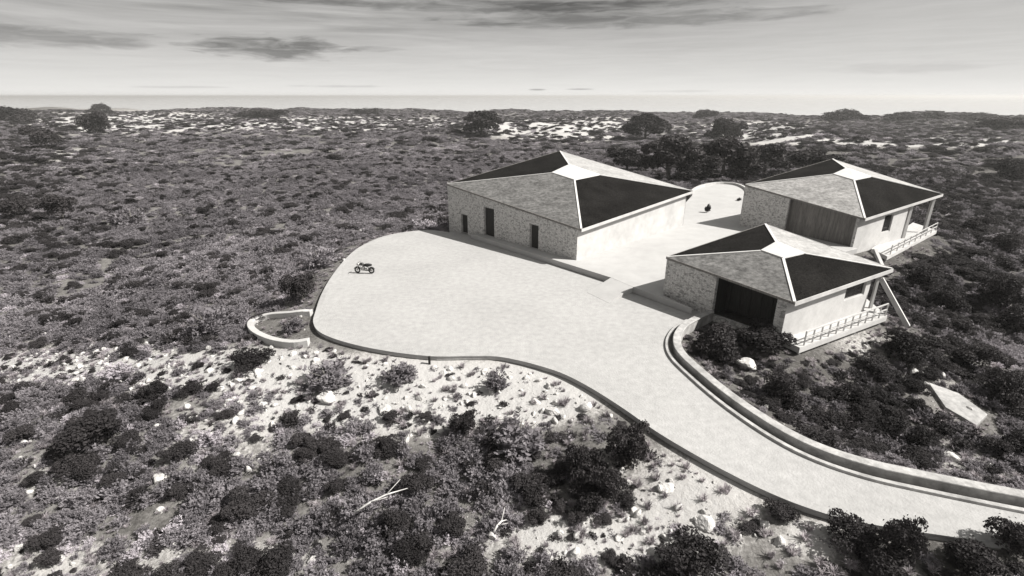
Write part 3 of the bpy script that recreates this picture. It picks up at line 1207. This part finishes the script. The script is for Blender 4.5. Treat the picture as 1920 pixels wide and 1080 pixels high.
def spray_mesh(name, n, per, mat, seed, leaf=.05, open_=.8):
    '''shrub of many leafy sprays fanning up and out from the base: uneven outline, see-through edges'''
    r_ = np.random.default_rng(seed)
    lean = r_.uniform(-.18, .18, 2)
    C, D, tone = [], [], []
    lob = r_.uniform(.55, 1.0, 5)
    for k in range(n):
        a_ = r_.uniform(0, 6.283)
        up_ = r_.uniform(.15, 1.0) ** open_
        reach = lob[int(a_ / 6.2832 * 5) % 5]
        ln = r_.uniform(.55, 1.0) * (.6 + .4 * reach)
        p0 = np.array([r_.normal() * .08, r_.normal() * .08, 0])
        hd = math.sqrt(max(1 - up_ * up_, 0))
        end = p0 + np.array([math.cos(a_) * hd * .52 * reach + lean[0] * up_, math.sin(a_) * hd * .52 * reach + lean[1] * up_, up_ * ln])
        midp = p0 * .5 + end * .5 + np.array([0, 0, .10 * hd])
        t_ = r_.uniform(.25, 1.0, per)[:, None]
        q_ = (1 - t_) ** 2 * p0 + 2 * t_ * (1 - t_) * midp + t_ ** 2 * end
        C.append(q_ + r_.normal(size=(per, 3)) * .028)
        dd = 2 * (1 - t_) * (midp - p0) + 2 * t_ * (end - midp)
        D.append(dd / np.linalg.norm(dd, axis=1, keepdims=True) + r_.normal(size=(per, 3)) * .55)
        tone.append(np.full(per, r_.random() * .6) + r_.random(per) * .4)
    c, d, tone = np.concatenate(C), np.concatenate(D), np.concatenate(tone)
    c[:, 2] = np.maximum(c[:, 2], .02)
    m_ = len(c)
    s = d / np.linalg.norm(d, axis=1, keepdims=True)
    rn = r_.normal(size=(m_, 3)) + np.array([0, 0, .6])
    u_ = np.cross(s, rn)
    u_ /= np.linalg.norm(u_, axis=1, keepdims=True)
    ln = leaf * r_.uniform(.6, 1.5, m_)[:, None]
    wd = ln * r_.uniform(.3, .6, m_)[:, None]
    V = np.stack([c - s * ln, c - u_ * wd, c + s * ln, c + u_ * wd], 1).reshape(-1, 3)
    me_ = bpy.data.meshes.new(name)
    me_.from_pydata(V.tolist(), [], np.arange(m_ * 4).reshape(m_, 4).tolist())
    at_ = me_.attributes.new('leaf_tone', 'FLOAT', 'POINT')
    at_.data.foreach_set('value', np.repeat(tone, 4).astype(np.float32))
    me_.materials.append(mat)
    return me_


KINDS = {}      # kind -> list of (crown mesh, trunk mesh) of nominal size 1 m wide x 1 m tall


def kind(key, mat, variants, n, size, trunk=.1, lob=9, wh=(1, 1), r0=.03, spread=.75, flat=0.0, shape='bush', inner=.55):
    out = []
    for v in range(variants):
        sd_ = hash_seed(key, v)
        if shape == 'tree':
            r_ = np.random.default_rng(sd_)
            L_ = [(0, 0, .66, .24, .24, .22)]
            for k in range(lob):
                a_ = k * 2.4 + r_.uniform(-.4, .4)
                q_ = r_.uniform(.16, .42)
                rr_ = r_.uniform(.10, .19)
                L_.append((math.cos(a_) * q_, math.sin(a_) * q_, r_.uniform(.40, .82) - q_ * .25, rr_, rr_, rr_ * .8))
        elif shape == 'pine':
            r_ = np.random.default_rng(sd_)
            L_ = [(0, 0, .62, .28, .28, .26)]
            for k in range(lob):
                a_ = k * 2.4 + r_.uniform(-.4, .4)
                q_ = r_.uniform(.18, .46)
                rr_ = r_.uniform(.10, .2)
                L_.append((math.cos(a_) * q_, math.sin(a_) * q_, r_.uniform(.55, .84) - q_ * .55, rr_, rr_, rr_ * .8))
        else:
            L_ = bush_lobes(sd_, lob + (v * 3) % 7 - 3, 1.0, 1.0, spread + .12 * (v % 3))
        cm = spray_mesh(key + '_leaves', 52 + 9 * v, 24, mat, sd_ + 1, size, .6 + .25 * (v % 3)) if shape == 'spray' else leaf_mesh(key + '_leaves', L_, n, size, mat, sd_ + 1, flat, inner)
        tm = twig_mesh(key + '_wood', sd_ + 2, 1.0, 1.0, trunk, r0)
        out.append((cm, tm))
    KINDS[key] = out


def hash_seed(k, v):
    return sum(ord(c) * (i + 3) for i, c in enumerate(k)) * 13 + v * 101


kind('dark_bush', M['leaf_dark'], 5, 3600, .033)
kind('grey_bush', M['leaf_grey'], 7, 1500, .050, shape='spray')
kind('pale_bush', M['leaf_pale'], 4, 700, .046, shape='spray')
kind('dark_spray', M['leaf_dark'], 4, 1500, .055, shape='spray')
kind('dark_tree', M['leaf_dark'], 3, 4200, .040, .2, 20, r0=.035, shape='tree')
kind('pine_tree', M['leaf_dark'], 3, 1900, .036, .3, 16, r0=.028, shape='pine', flat=.4)
kind('bare_bush', M['leaf_dark'], 2, 420, .045, lob=12, spread=1.0, r0=.02)

PLANTED = []


def plant(key, name, cat, px, py, hgt, wid, label, variant=None, group=None, at_=None, sink=.1):
    p = np.array(at_, float) if at_ is not None else T(px, py)
    v = variant if variant is not None else (len(PLANTED) * 7 + 3)
    cm, tm = KINDS[key][v % len(KINDS[key])]
    root = empty(name, (p[0], p[1], p[2] - sink), random.uniform(0, 6.28))
    tag(root, label, cat, group)
    tree_ = cat == 'tree'
    for nm, me_ in (('crown' if tree_ else 'foliage', cm), ('trunk' if tree_ else 'stem', tm)):
        o_ = bpy.data.objects.new(nm, me_)
        COL.objects.link(o_)
        o_.parent = root
        o_.scale = (wid, wid, hgt)
    PLANTED.append((p[0], p[1], wid * .5))
    return root


def h_at(p, px_h):
    """metres that span px_h rows of the photograph at a point"""
    v = np.array(p) - CAM
    return px_h * (v @ FW) / F / math.cos(TH)


def by_px(key, name, cat, x0, y0, x1, y1, label, group=None, base=None, low=.45):
    """a plant whose outline fills a box of the photograph"""
    px = (x0 + x1) / 2
    p = T(px, y1 if base is None else base)
    k = (np.array(p) - CAM) @ FW / F
    wid = (x1 - x0) * k
    dep = math.atan2(H - p[2], math.hypot(p[0], p[1]))
    hgt = max((y1 - y0) * k - wid * .45 * math.sin(dep), wid * low) / max(math.cos(dep), .5)
    d = np.array([p[0], p[1]]) / math.hypot(p[0], p[1]) * wid * .42
    x_, y_ = p[0] + d[0], p[1] + d[1]
    return plant(key, name, cat, px, y1, hgt, wid, label, group=group, at_=(x_, y_, float(tz(x_, y_))))


FT = 'dark trees on the flat land by the shore'
for a_ in (
    ('dark_tree', 868, 208, 945, 262, 'round dark tree on the pale flats, above the ridge of the largest pavilion'),
    ('dark_tree', 1166, 208, 1252, 266, 'broad dark tree on the pale flats between the two rear roofs'),
    ('dark_tree', 1325, 202, 1395, 262, 'dark leaning tree on the pale flats just left of the far pavilion peak'),
    ('pine_tree', 1545, 192, 1620, 228, 'tallest dark tree breaking the skyline above the far pavilion roof'),
    ('dark_bush', 155, 210, 210, 252, 'dark tree on the pale flats near the left edge, below the skyline'),
    ('dark_bush', 168, 192, 215, 214, 'small pointed tree breaking the skyline at far left'),
    ('dark_bush', 60, 240, 120, 285, 'dark tree in the dark scrub close to the left edge'),
    ('dark_bush', 662, 196, 712, 216, 'single low tree breaking the skyline above the left scrub'),
    ('dark_bush', 455, 202, 540, 222, 'wide flat row of dark trees on the skyline at left centre'),
    ('pine_tree', 1664, 206, 1716, 226, 'arched dark tree on the right skyline, second from the tallest'),
    ('pine_tree', 1726, 206, 1775, 224, 'thin flat topped tree on the right skyline between two wider ones'),
    ('pine_tree', 1800, 204, 1872, 226, 'long flat topped dark tree on the skyline near the right edge'),
    ('dark_tree', 1830, 218, 1925, 246, 'dark tree below the skyline touching the right edge'),
    ('dark_bush', 1300, 200, 1345, 222, 'low dark tree on the skyline left of the leaning one'),
    ('dark_bush', 0, 196, 70, 232, 'dark tree clump on the skyline in the left corner'),
):
    t_ = by_px(a_[0], 'shore_tree', 'tree', *a_[1:5], a_[5], FT, low=.2)
    t_.location.z -= (.38 if a_[2] < 208 else .12) * t_.children[0].scale.z
    for c_ in t_.children:
        c_.scale.z *= 1.12

GT = 'dark trees behind the pavilions'
for a_ in (
    ('dark_tree', 1196, 252, 1312, 352, 'big dark tree right behind the back corner of the largest roof', 346),
    ('dark_tree', 1296, 258, 1410, 350, 'big dark tree above the low curved courtyard wall', 341),
    ('dark_tree', 1385, 276, 1475, 348, 'dark tree behind the left corner of the far pavilion roof', 338),
    ('dark_tree', 1455, 284, 1562, 342, 'dark tree directly behind the dark back slope of the far pavilion', 328),
    ('dark_tree', 1135, 290, 1215, 345, 'dark tree showing over the white back slope of the largest roof', 326),
    ('dark_bush', 1255, 300, 1350, 356, 'wide dark bush filling the gap under the two biggest dark trees', 344),
    ('dark_bush', 1350, 306, 1440, 356, 'wide dark bush between the curved courtyard wall and the far roof', 342),
):
    by_px(a_[0], 'garden_tree' if a_[0] == 'dark_tree' else 'garden_bush', 'tree' if a_[0] == 'dark_tree' else 'bush', *a_[1:5], a_[5], GT, base=a_[6])

RB = 'dark bushes on the right hand slope'
for a_ in (
    ('dark_bush', 1660, 620, 1735, 690, 'round dark bush right below the foot of the white raking strut'),
    ('dark_bush', 1740, 540, 1800, 590, 'dark bush on the right slope level with the landing of the near pavilion'),
    ('dark_bush', 1830, 520, 1900, 600, 'large dark bush by the right edge above the buried slab'),
    ('dark_bush', 1862, 570, 1935, 640, 'black looking bush cut by the right edge, above the slab'),
    ('dark_bush', 1780, 640, 1850, 700, 'dark bush uphill of the pale slab, touching its upper side'),
    ('dark_bush', 1850, 690, 1925, 770, 'dense black bush just right of the pale slab'),
    ('dark_bush', 1858, 290, 1925, 350, 'dark bush at the right edge level with the far pavilion roof'),
    ('dark_bush', 1690, 500, 1750, 545, 'dark bush under the pointed deck corner of the far pavilion'),
    ('dark_bush', 1770, 590, 1822, 632, 'small dark bush midway between the strut and the right edge'),
    ('dark_bush', 1800, 400, 1850, 440, 'dark bush right of the far pavilion porch'),
    ('dark_bush', 1850, 430, 1905, 480, 'dark bush near the right edge level with the far deck'),
    ('dark_bush', 1560, 715, 1612, 760, 'small black bush alone in the scrub below the deck of the near pavilion'),
    ('dark_bush', 1430, 695, 1500, 770, 'dark bush between the parapet bend and the near deck'),
    ('dark_bush', 1300, 610, 1385, 690, 'dark bush tucked inside the parapet bend beneath the entrance recess'),
    ('dark_bush', 1370, 620, 1470, 680, 'dark bush in the shade below the entrance recess wall'),
    ('dark_bush', 1480, 800, 1560, 852, 'dark bush leaning on the back of the parapet, midway along the bend'),
    ('dark_bush', 1600, 670, 1660, 712, 'dark bush on the slope right under the near deck'),
    ('dark_bush', 1690, 800, 1745, 850, 'dark bush behind the parapet, below the pale slab'),
    ('dark_bush', 1640, 760, 1700, 805, 'dark bush left of the pale slab, halfway to the parapet'),
    ('dark_bush', 1870, 800, 1930, 860, 'dark bush at the right edge below the pale slab'),
):
    by_px(a_[0], 'bush', 'bush', *a_[1:5], a_[5], RB)

NB = 'dark bushes in front of the road'
for a_ in (
    ('dark_bush', 1545, 975, 1625, 1050, 'dark round bush below the road, left of the two tall ones'),
    ('dark_bush', 1640, 975, 1712, 1080, 'tall narrow dark bush overlapping the lower road edge'),
    ('dark_bush', 1840, 975, 1925, 1065, 'dark bush in the bottom right corner overlapping the road'),
    ('dark_bush', 1750, 1010, 1850, 1100, 'wide dark bush at the bottom edge between the corner bush and the tall one'),
    ('dark_bush', 1590, 1035, 1680, 1110, 'dark bush cut by the bottom edge under the tall narrow one'),
    ('dark_bush', 1060, 840, 1120, 925, 'dark bush left of the pair on the slope below the road'),
    ('dark_bush', 1140, 800, 1215, 905, 'tall dark bush on the slope touching the road wall'),
    ('dark_bush', 1110, 880, 1170, 960, 'dark bush just below the tall one near the road wall'),
    ('dark_bush', 1070, 930, 1130, 985, 'low dark bush lowest of the cluster below the road wall'),
    ('dark_bush', 1430, 945, 1490, 990, 'small dark bush alone on pale stony ground below the road'),
    ('dark_bush', 1230, 1040, 1340, 1110, 'dark bush cut by the bottom edge right of centre'),
    ('dark_bush', 850, 775, 900, 830, 'small dark bush under the pale bank in front of the forecourt'),
    ('grey_bush', 905, 790, 1040, 880, 'wide grey rounded bush below the pale bank, left of the dark cluster'),
    ('grey_bush', 700, 690, 790, 745, 'dark grey bush high on the pale bank below the marker post'),
    ('grey_bush', 905, 690, 965, 745, 'thin straggly bush on the palest patch of the bank'),
    ('grey_bush', 560, 715, 680, 760, 'low sprawling grey bush below the hairpin wall'),
):
    by_px(a_[0], 'bush', 'bush', *a_[1:5], a_[5], NB)

LB = 'bushes standing out of the left scrub'
for a_ in (
    ('dark_bush', 540, 505, 600, 570, 'dark bush against the left rim of the forecourt'),
    ('grey_bush', 560, 450, 640, 510, 'grey bush against the upper left rim of the forecourt'),
    ('grey_bush', 215, 380, 290, 430, 'grey bush in the middle of the left scrub'),
    ('dark_bush', 90, 360, 150, 420, 'dark bush in the dark scrub near the left edge'),
    ('dark_bush', 10, 370, 60, 420, 'dark bush at the left edge, halfway up'),
    ('grey_bush', 340, 560, 440, 640, 'rounded grey bush left of the hairpin wall'),
    ('dark_bush', 130, 780, 240, 860, 'darkest bush in the scrub at lower left'),
    ('grey_bush', 480, 845, 560, 910, 'grey bush in the lower scrub left of the fallen pale branch'),
    ('dark_bush', 425, 930, 500, 990, 'dark bush low in the scrub left of centre'),
    ('dark_bush', 445, 655, 510, 700, 'dark bush right under the tip of the hairpin wall'),
    ('grey_bush', 520, 588, 575, 632, 'dark low plant growing inside the hairpin wall'),
    ('pale_bush', 360, 800, 430, 850, 'pale silvery bush in the lower left scrub'),
    ('pale_bush', 195, 665, 270, 715, 'pale silvery bush in the light band across the left scrub'),
    ('pale_bush', 780, 405, 835, 432, 'pale bush at the left corner of the largest pavilion'),
):
    by_px(a_[0], 'bush', 'bush', *a_[1:5], a_[5], LB)

# dark shrub standing in the courtyard
pt = U(1325, 398, FL)
plant('dark_spray', 'courtyard_shrub', 'bush', 0, 0, 1.35, .9, 'thin dark shrub standing in the white courtyard by the corner of the largest pavilion', at_=(pt[0], pt[1], FL), sink=0.0)
pt = U(1385, 376, FL)
plant('dark_spray', 'courtyard_shrub', 'bush', 0, 0, .6, .8, 'low dark shrub on the white courtyard near the corner of the far pavilion', at_=(pt[0], pt[1], FL), sink=0.0)


# ------------------------------------------------------------------ boulders
def rock_mesh(seed):
    bm = bmesh.new()
    bmesh.ops.create_icosphere(bm, subdivisions=3, radius=1)
    r_ = np.random.default_rng(seed)
    pl = [(Vector(r_.normal(size=3)).normalized(), r_.uniform(.55, .9)) for _ in range(11)]
    for v in bm.verts:
        for n_, d_ in pl:
            k = v.co.dot(n_) - d_
            if k > 0:
                v.co -= n_ * k * .9
        v.co += Vector(r_.normal(size=3)) * .02
        v.co.z *= .75
    me_ = bpy.data.meshes.new('rock')
    bm.to_mesh(me_)
    bm.free()
    me_.materials.append(M['rock'])
    return me_


ROCKS = [rock_mesh(40 + i) for i in range(4)]
for i, (px, py, s, lab) in enumerate((
    (612, 750, .62, 'brightest pale boulder on the bank, under the sprawling bush'), (1035, 775, .45, 'pale boulder at the foot of the palest bank'),
    (1250, 918, .40, 'pale boulder on stony ground below the middle of the road'), (1320, 985, .45, 'pale boulder between the road and the bottom edge'),
    (1400, 688, .75, 'pale rock outcrop below the entrance recess of the near pavilion'), (1715, 702, .6, 'pale rock at the upper end of the buried slab'),
    (1784, 862, .5, 'pale rock behind the parapet near the right side'), (1100, 765, .4, 'pale stone close under the road wall'),
    (720, 770, .4, 'pale stone low on the bank left of centre'), (300, 900, .4, 'pale stone showing in the lower left scrub'),
    (647, 492, .5, 'pale rock just outside the upper left rim of the forecourt'), (705, 1060, .3, 'small bright stone at the bottom edge'), (485, 700, .4, 'pale stone below the hairpin wall'),
)):
    p = T(px, py)
    o_ = bpy.data.objects.new('boulder', ROCKS[i % 4])
    COL.objects.link(o_)
    o_.location = (p[0], p[1], p[2] + s * .2)
    o_.scale = (s, s * random.uniform(.7, 1.1), s * random.uniform(.7, .95))
    o_.rotation_euler = (random.uniform(-.2, .2), random.uniform(-.2, .2), random.uniform(0, 6.28))
    tag(o_, lab, 'boulder', 'pale boulders on the slopes')

# pale dead branches lying across the lower scrub
for (x0, y0, x1, y1, lab) in ((665, 970, 765, 925, 'long pale dead branch lying over the scrub, lower centre'),
                              (925, 1008, 950, 985, 'short pale dead branch at bottom centre')):
    a_, b_ = T(x0, y0, 1.0), T(x1, y1, 1.0)
    mb = MB()
    pts = [lerp(a_, b_, t_) + (0, 0, .25 + .2 * math.sin(3 * t_)) for t_ in (0, .3, .6, 1)]
    mb.tube(pts, [.05, .045, .035, .015], 6)
    mid = pts[2]
    mb.tube([mid, mid + (b_ - a_) * .25 + (0, .3, .25)], [.03, .01], 5)
    mb.tube([pts[1], pts[1] + (b_ - a_) * .22 + (.3, -.2, .2)], [.03, .01], 5)
    o_ = mb.build('dead_branch', M['rock'], None, True)
    tag(o_, lab, 'branch')


# ------------------------------------------------------------------ the scrub mass (nobody could count it)
def scatter(name, label, cat, pts, rots, scl, picks, sources):
    col = bpy.data.collections.new(name + '_sources')
    for i, me_ in enumerate(sources):
        o_ = bpy.data.objects.new('%s_%02d' % (name, i), me_)
        col.objects.link(o_)
    me_ = bpy.data.meshes.new(name)
    me_.from_pydata(pts.tolist(), [], [])
    for nm, tp, arr, key in (('p_rot', 'FLOAT_VECTOR', rots, 'vector'), ('p_scl', 'FLOAT_VECTOR', scl, 'vector'), ('p_pick', 'INT', picks, 'value')):
        a_ = me_.attributes.new(nm, tp, 'POINT')
        a_.data.foreach_set(key, np.ascontiguousarray(arr).ravel())
    o_ = bpy.data.objects.new(name, me_)
    COL.objects.link(o_)
    ng = bpy.data.node_groups.new(name, 'GeometryNodeTree')
    ng.interface.new_socket('Geometry', in_out='INPUT', socket_type='NodeSocketGeometry')
    ng.interface.new_socket('Geometry', in_out='OUTPUT', socket_type='NodeSocketGeometry')
    gi, go = ng.nodes.new('NodeGroupInput'), ng.nodes.new('NodeGroupOutput')
    ci = ng.nodes.new('GeometryNodeCollectionInfo')
    ci.inputs[0].default_value = col
    ci.inputs['Separate Children'].default_value = True
    ci.inputs['Reset Children'].default_value = True
    ip = ng.nodes.new('GeometryNodeInstanceOnPoints')
    ip.inputs['Pick Instance'].default_value = True

    def named(nm, tp):
        q_ = ng.nodes.new('GeometryNodeInputNamedAttribute')
        q_.data_type = tp
        q_.inputs[0].default_value = nm
        return q_.outputs[0]

    ng.links.new(gi.outputs[0], ip.inputs['Points'])
    ng.links.new(ci.outputs[0], ip.inputs['Instance'])
    ng.links.new(named('p_pick', 'INT'), ip.inputs['Instance Index'])
    ng.links.new(named('p_rot', 'FLOAT_VECTOR'), ip.inputs['Rotation'])
    ng.links.new(named('p_scl', 'FLOAT_VECTOR'), ip.inputs['Scale'])
    ng.links.new(ip.outputs[0], go.inputs[0])
    md = o_.modifiers.new('scatter', 'NODES')
    md.node_group = ng
    tag(o_, label, cat, kind='stuff')
    return o_


def ring_points(r0, r1, spacing):
    half = math.radians(56)
    area = half * (r1 * r1 - r0 * r0)
    n_ = int(area / spacing ** 2)
    r_ = np.sqrt(rng.uniform(r0 * r0, r1 * r1, n_))
    a_ = rng.uniform(-half, half, n_)
    return r_ * np.sin(a_), r_ * np.cos(a_)


deck_areas = [[U(px, py, .1)[:2] for px, py in q] for q in (((1456, 632), (1500, 652), (1664, 592), (1625, 560)), ((1634, 466), (1664, 481), (1757, 432), (1712, 417)))]
slab_area = [np.array(p) for p in cs]
loop_in = [np.array(p) for p in lp]


def sow(r0, r1, spacing, w_lo, w_hi, h_lo, h_hi, margin, stony=None):
    x, y = ring_points(r0, r1, spacing)
    z = tz(x, y)
    px, py = proj(x, y, z)
    bare, dens, pd, pp = zone(px, py)
    nz = np.sin(x * .55 + 1.7 * np.sin(y * .37)) * np.sin(y * .48 + 1.3 * np.sin(x * .41))
    keep = rng.random(len(x)) < (dens * (1.0 + .25 * nz) if stony is None else np.clip(bare - .15, 0, .8) * stony * (1 + .8 * nz))
    keep &= plateau_dist(x, y) > margin
    for ar in deck_areas + [slab_area, loop_in]:
        keep &= ~inside(x, y, ar)
        keep &= seg_dist(x, y, ar) > .45 if ar is not loop_in else np.ones(len(x), bool)
    rr_, aa_ = np.hypot(x, y), np.arctan2(x, y)
    keep &= rr_ < np.interp(aa_, coast_az, coast_r) * .97
    x, y, z, pd, pp, bare = x[keep], y[keep], z[keep], pd[keep], pp[keep], bare[keep]
    n_ = len(x)
    k = rng.random(n_)
    sp_ = np.where(k < pd, 0, np.where(k < pd + pp, 2, 1))
    sz = rng.beta(2, 3, n_)
    w_ = w_lo + (w_hi - w_lo) * sz
    h_ = (h_lo + (h_hi - h_lo) * sz) * rng.uniform(.8, 1.2, n_)
    near = np.clip(plateau_dist(x, y) / 6.0, .35, 1.0)
    h_ *= near
    w_ *= .5 + .5 * near
    if r0 < 60 and stony is None:
        w_ *= 1 - .35 * np.clip(bare, 0, 1)
        h_ *= 1 - .45 * np.clip(bare, 0, 1)
    small = sp_ == 2
    w_[small] *= .75
    h_[small] *= .6
    return np.stack([x, y, z - .12], -1), sp_, np.stack([w_, w_, h_], -1)


rings = [sow(9, 62, .53, .5, 1.9, .3, 1.25, .5), sow(62, 200, 1.05, 1.0, 3.0, .5, 1.5, 1.0), sow(200, 1050, 3.4, 2.6, 7.5, .9, 2.2, 3),
         sow(9, 62, .29, .15, .62, .10, .42, .45, stony=1.0)]
pts = np.concatenate([q[0] for q in rings])
spc = np.concatenate([q[1] for q in rings])
scl = np.concatenate([q[2] for q in rings])
for code, key, nm, lab in ((0, 'dark_bush', 'dark_scrub', 'dark evergreen scrub scattered over the hillside'),
                           (1, 'grey_bush', 'grey_scrub', 'mid grey scrub covering the hillside and plain'),
                           (2, 'pale_bush', 'silvery_scrub', 'pale silvery low scrub on the stony ground')):
    mk = spc == code
    n_ = int(mk.sum())
    srcs = [c for c, _ in KINDS[key]] + ([c for c, _ in KINDS['dark_spray']] if key == 'dark_bush' else [])
    rot = np.stack([rng.uniform(-.1, .1, n_), rng.uniform(-.1, .1, n_), rng.uniform(0, 6.283, n_)], -1)
    scatter(nm, lab, 'scrub', pts[mk].astype(np.float32), rot.astype(np.float32), scl[mk].astype(np.float32),
            rng.integers(0, len(srcs), n_).astype(np.int32), srcs)

# dry grass tufts between the bushes
def tuft_mesh(seed, mat):
    r_ = np.random.default_rng(seed)
    V, Fc = [], []
    for k in range(70):
        a_ = r_.uniform(0, 6.283)
        q_ = r_.uniform(0, .16)
        p0 = np.array([math.cos(a_) * q_, math.sin(a_) * q_, 0])
        b_ = a_ + r_.uniform(-.9, .9)
        ln, le = r_.uniform(.4, 1.0), r_.uniform(.15, .75)
        dr = np.array([math.cos(b_) * le, math.sin(b_) * le, 0])
        p1 = p0 + dr * ln * .4 + (0, 0, ln * .6)
        p2 = p0 + dr * ln + (0, 0, ln * (.95 - le * .45))
        sd_ = np.array([-math.sin(b_), math.cos(b_), 0]) * r_.uniform(.018, .035)
        n0 = len(V)
        V += [p0 - sd_, p0 + sd_, p1 + sd_ * .8, p1 - sd_ * .8, p2]
        Fc += [(n0, n0 + 1, n0 + 2, n0 + 3), (n0 + 3, n0 + 2, n0 + 4)]
    me_ = bpy.data.meshes.new('tuft')
    me_.from_pydata([tuple(v) for v in V], [], Fc)
    me_.materials.append(mat)
    return me_


M['dry_grass'] = leaf_mat('dry_grass', .16, .50, .3, .02, .3)
TUFTS = [tuft_mesh(70 + i, M['dry_grass']) for i in range(4)]
x, y = ring_points(9, 70, .36)
keep = (plateau_dist(x, y) > .42)
for ar in deck_areas + [slab_area]:
    keep &= ~inside(x, y, ar)
x, y = x[keep], y[keep]
z = tz(x, y)
px, py = proj(x, y, z)
bare_, dens_ = zone(px, py)[:2]
keep = rng.random(len(x)) < np.clip(.55 - bare_ * .25, .3, .6) * (.65 + .35 * np.sin(x * .9 + np.sin(y * .7) * 2) * np.sin(y * .8 + 1))
x, y, z = x[keep], y[keep], z[keep]
s_ = .16 + .34 * rng.random(len(x)) ** 2
scatter('dry_grass', 'dry pale grass tufts between the bushes on the near slopes', 'grass', np.stack([x, y, z - .02], -1).astype(np.float32),
        np.stack([rng.uniform(-.15, .15, len(x)), rng.uniform(-.15, .15, len(x)), rng.uniform(0, 6.283, len(x))], -1).astype(np.float32),
        np.stack([s_ * 1.2, s_ * 1.2, s_], -1).astype(np.float32), rng.integers(0, 4, len(x)).astype(np.int32), TUFTS)
print('tufts', len(x))

# loose stones
x, y = ring_points(9, 75, .5)
z = tz(x, y)
px, py = proj(x, y, z)
bare_ = zone(px, py)[0]
keep = (rng.random(len(x)) < np.clip(bare_ * 1.6, .05, .9)) & (plateau_dist(x, y) > .6)
x, y, z = x[keep], y[keep], z[keep]
s_ = .05 + .26 * rng.random(len(x)) ** 4
scatter('loose_stones', 'loose pale stones littering the bare ground', 'stones', np.stack([x, y, z], -1).astype(np.float32),
        rng.uniform(0, 6.28, (len(x), 3)).astype(np.float32), np.stack([s_, s_, s_ * .8], -1).astype(np.float32),
        rng.integers(0, 4, len(x)).astype(np.int32), ROCKS)
print('scrub', len(pts), 'stones', len(x), 'plants', len(PLANTED))

# ------------------------------------------------------------------ thin haze volume, added to lift the blacks and soften the horizon
mb = MB()
mb.prism([(-72000, -200), (72000, -200), (72000, 71500), (-72000, 71500)], SEA_Z - 6.0, 21.0)
hz = mb.build('haze', None)
hm = bpy.data.materials.new('sea_haze')
hm.use_nodes = True
hn = hm.node_tree.nodes
hn.clear()
ho = hn.new('ShaderNodeOutputMaterial')
hv = hn.new('ShaderNodeVolumePrincipled')
hv.inputs['Color'].default_value = (.95, .94, .92, 1)
hv.inputs['Density'].default_value = .00020
hv.inputs['Anisotropy'].default_value = .3
hm.node_tree.links.new(hv.outputs[0], ho.inputs['Volume'])
hz.data.materials.append(hm)
tag(hz, 'thin pale haze added over the whole plain to lift the blacks', 'haze', kind='stuff')
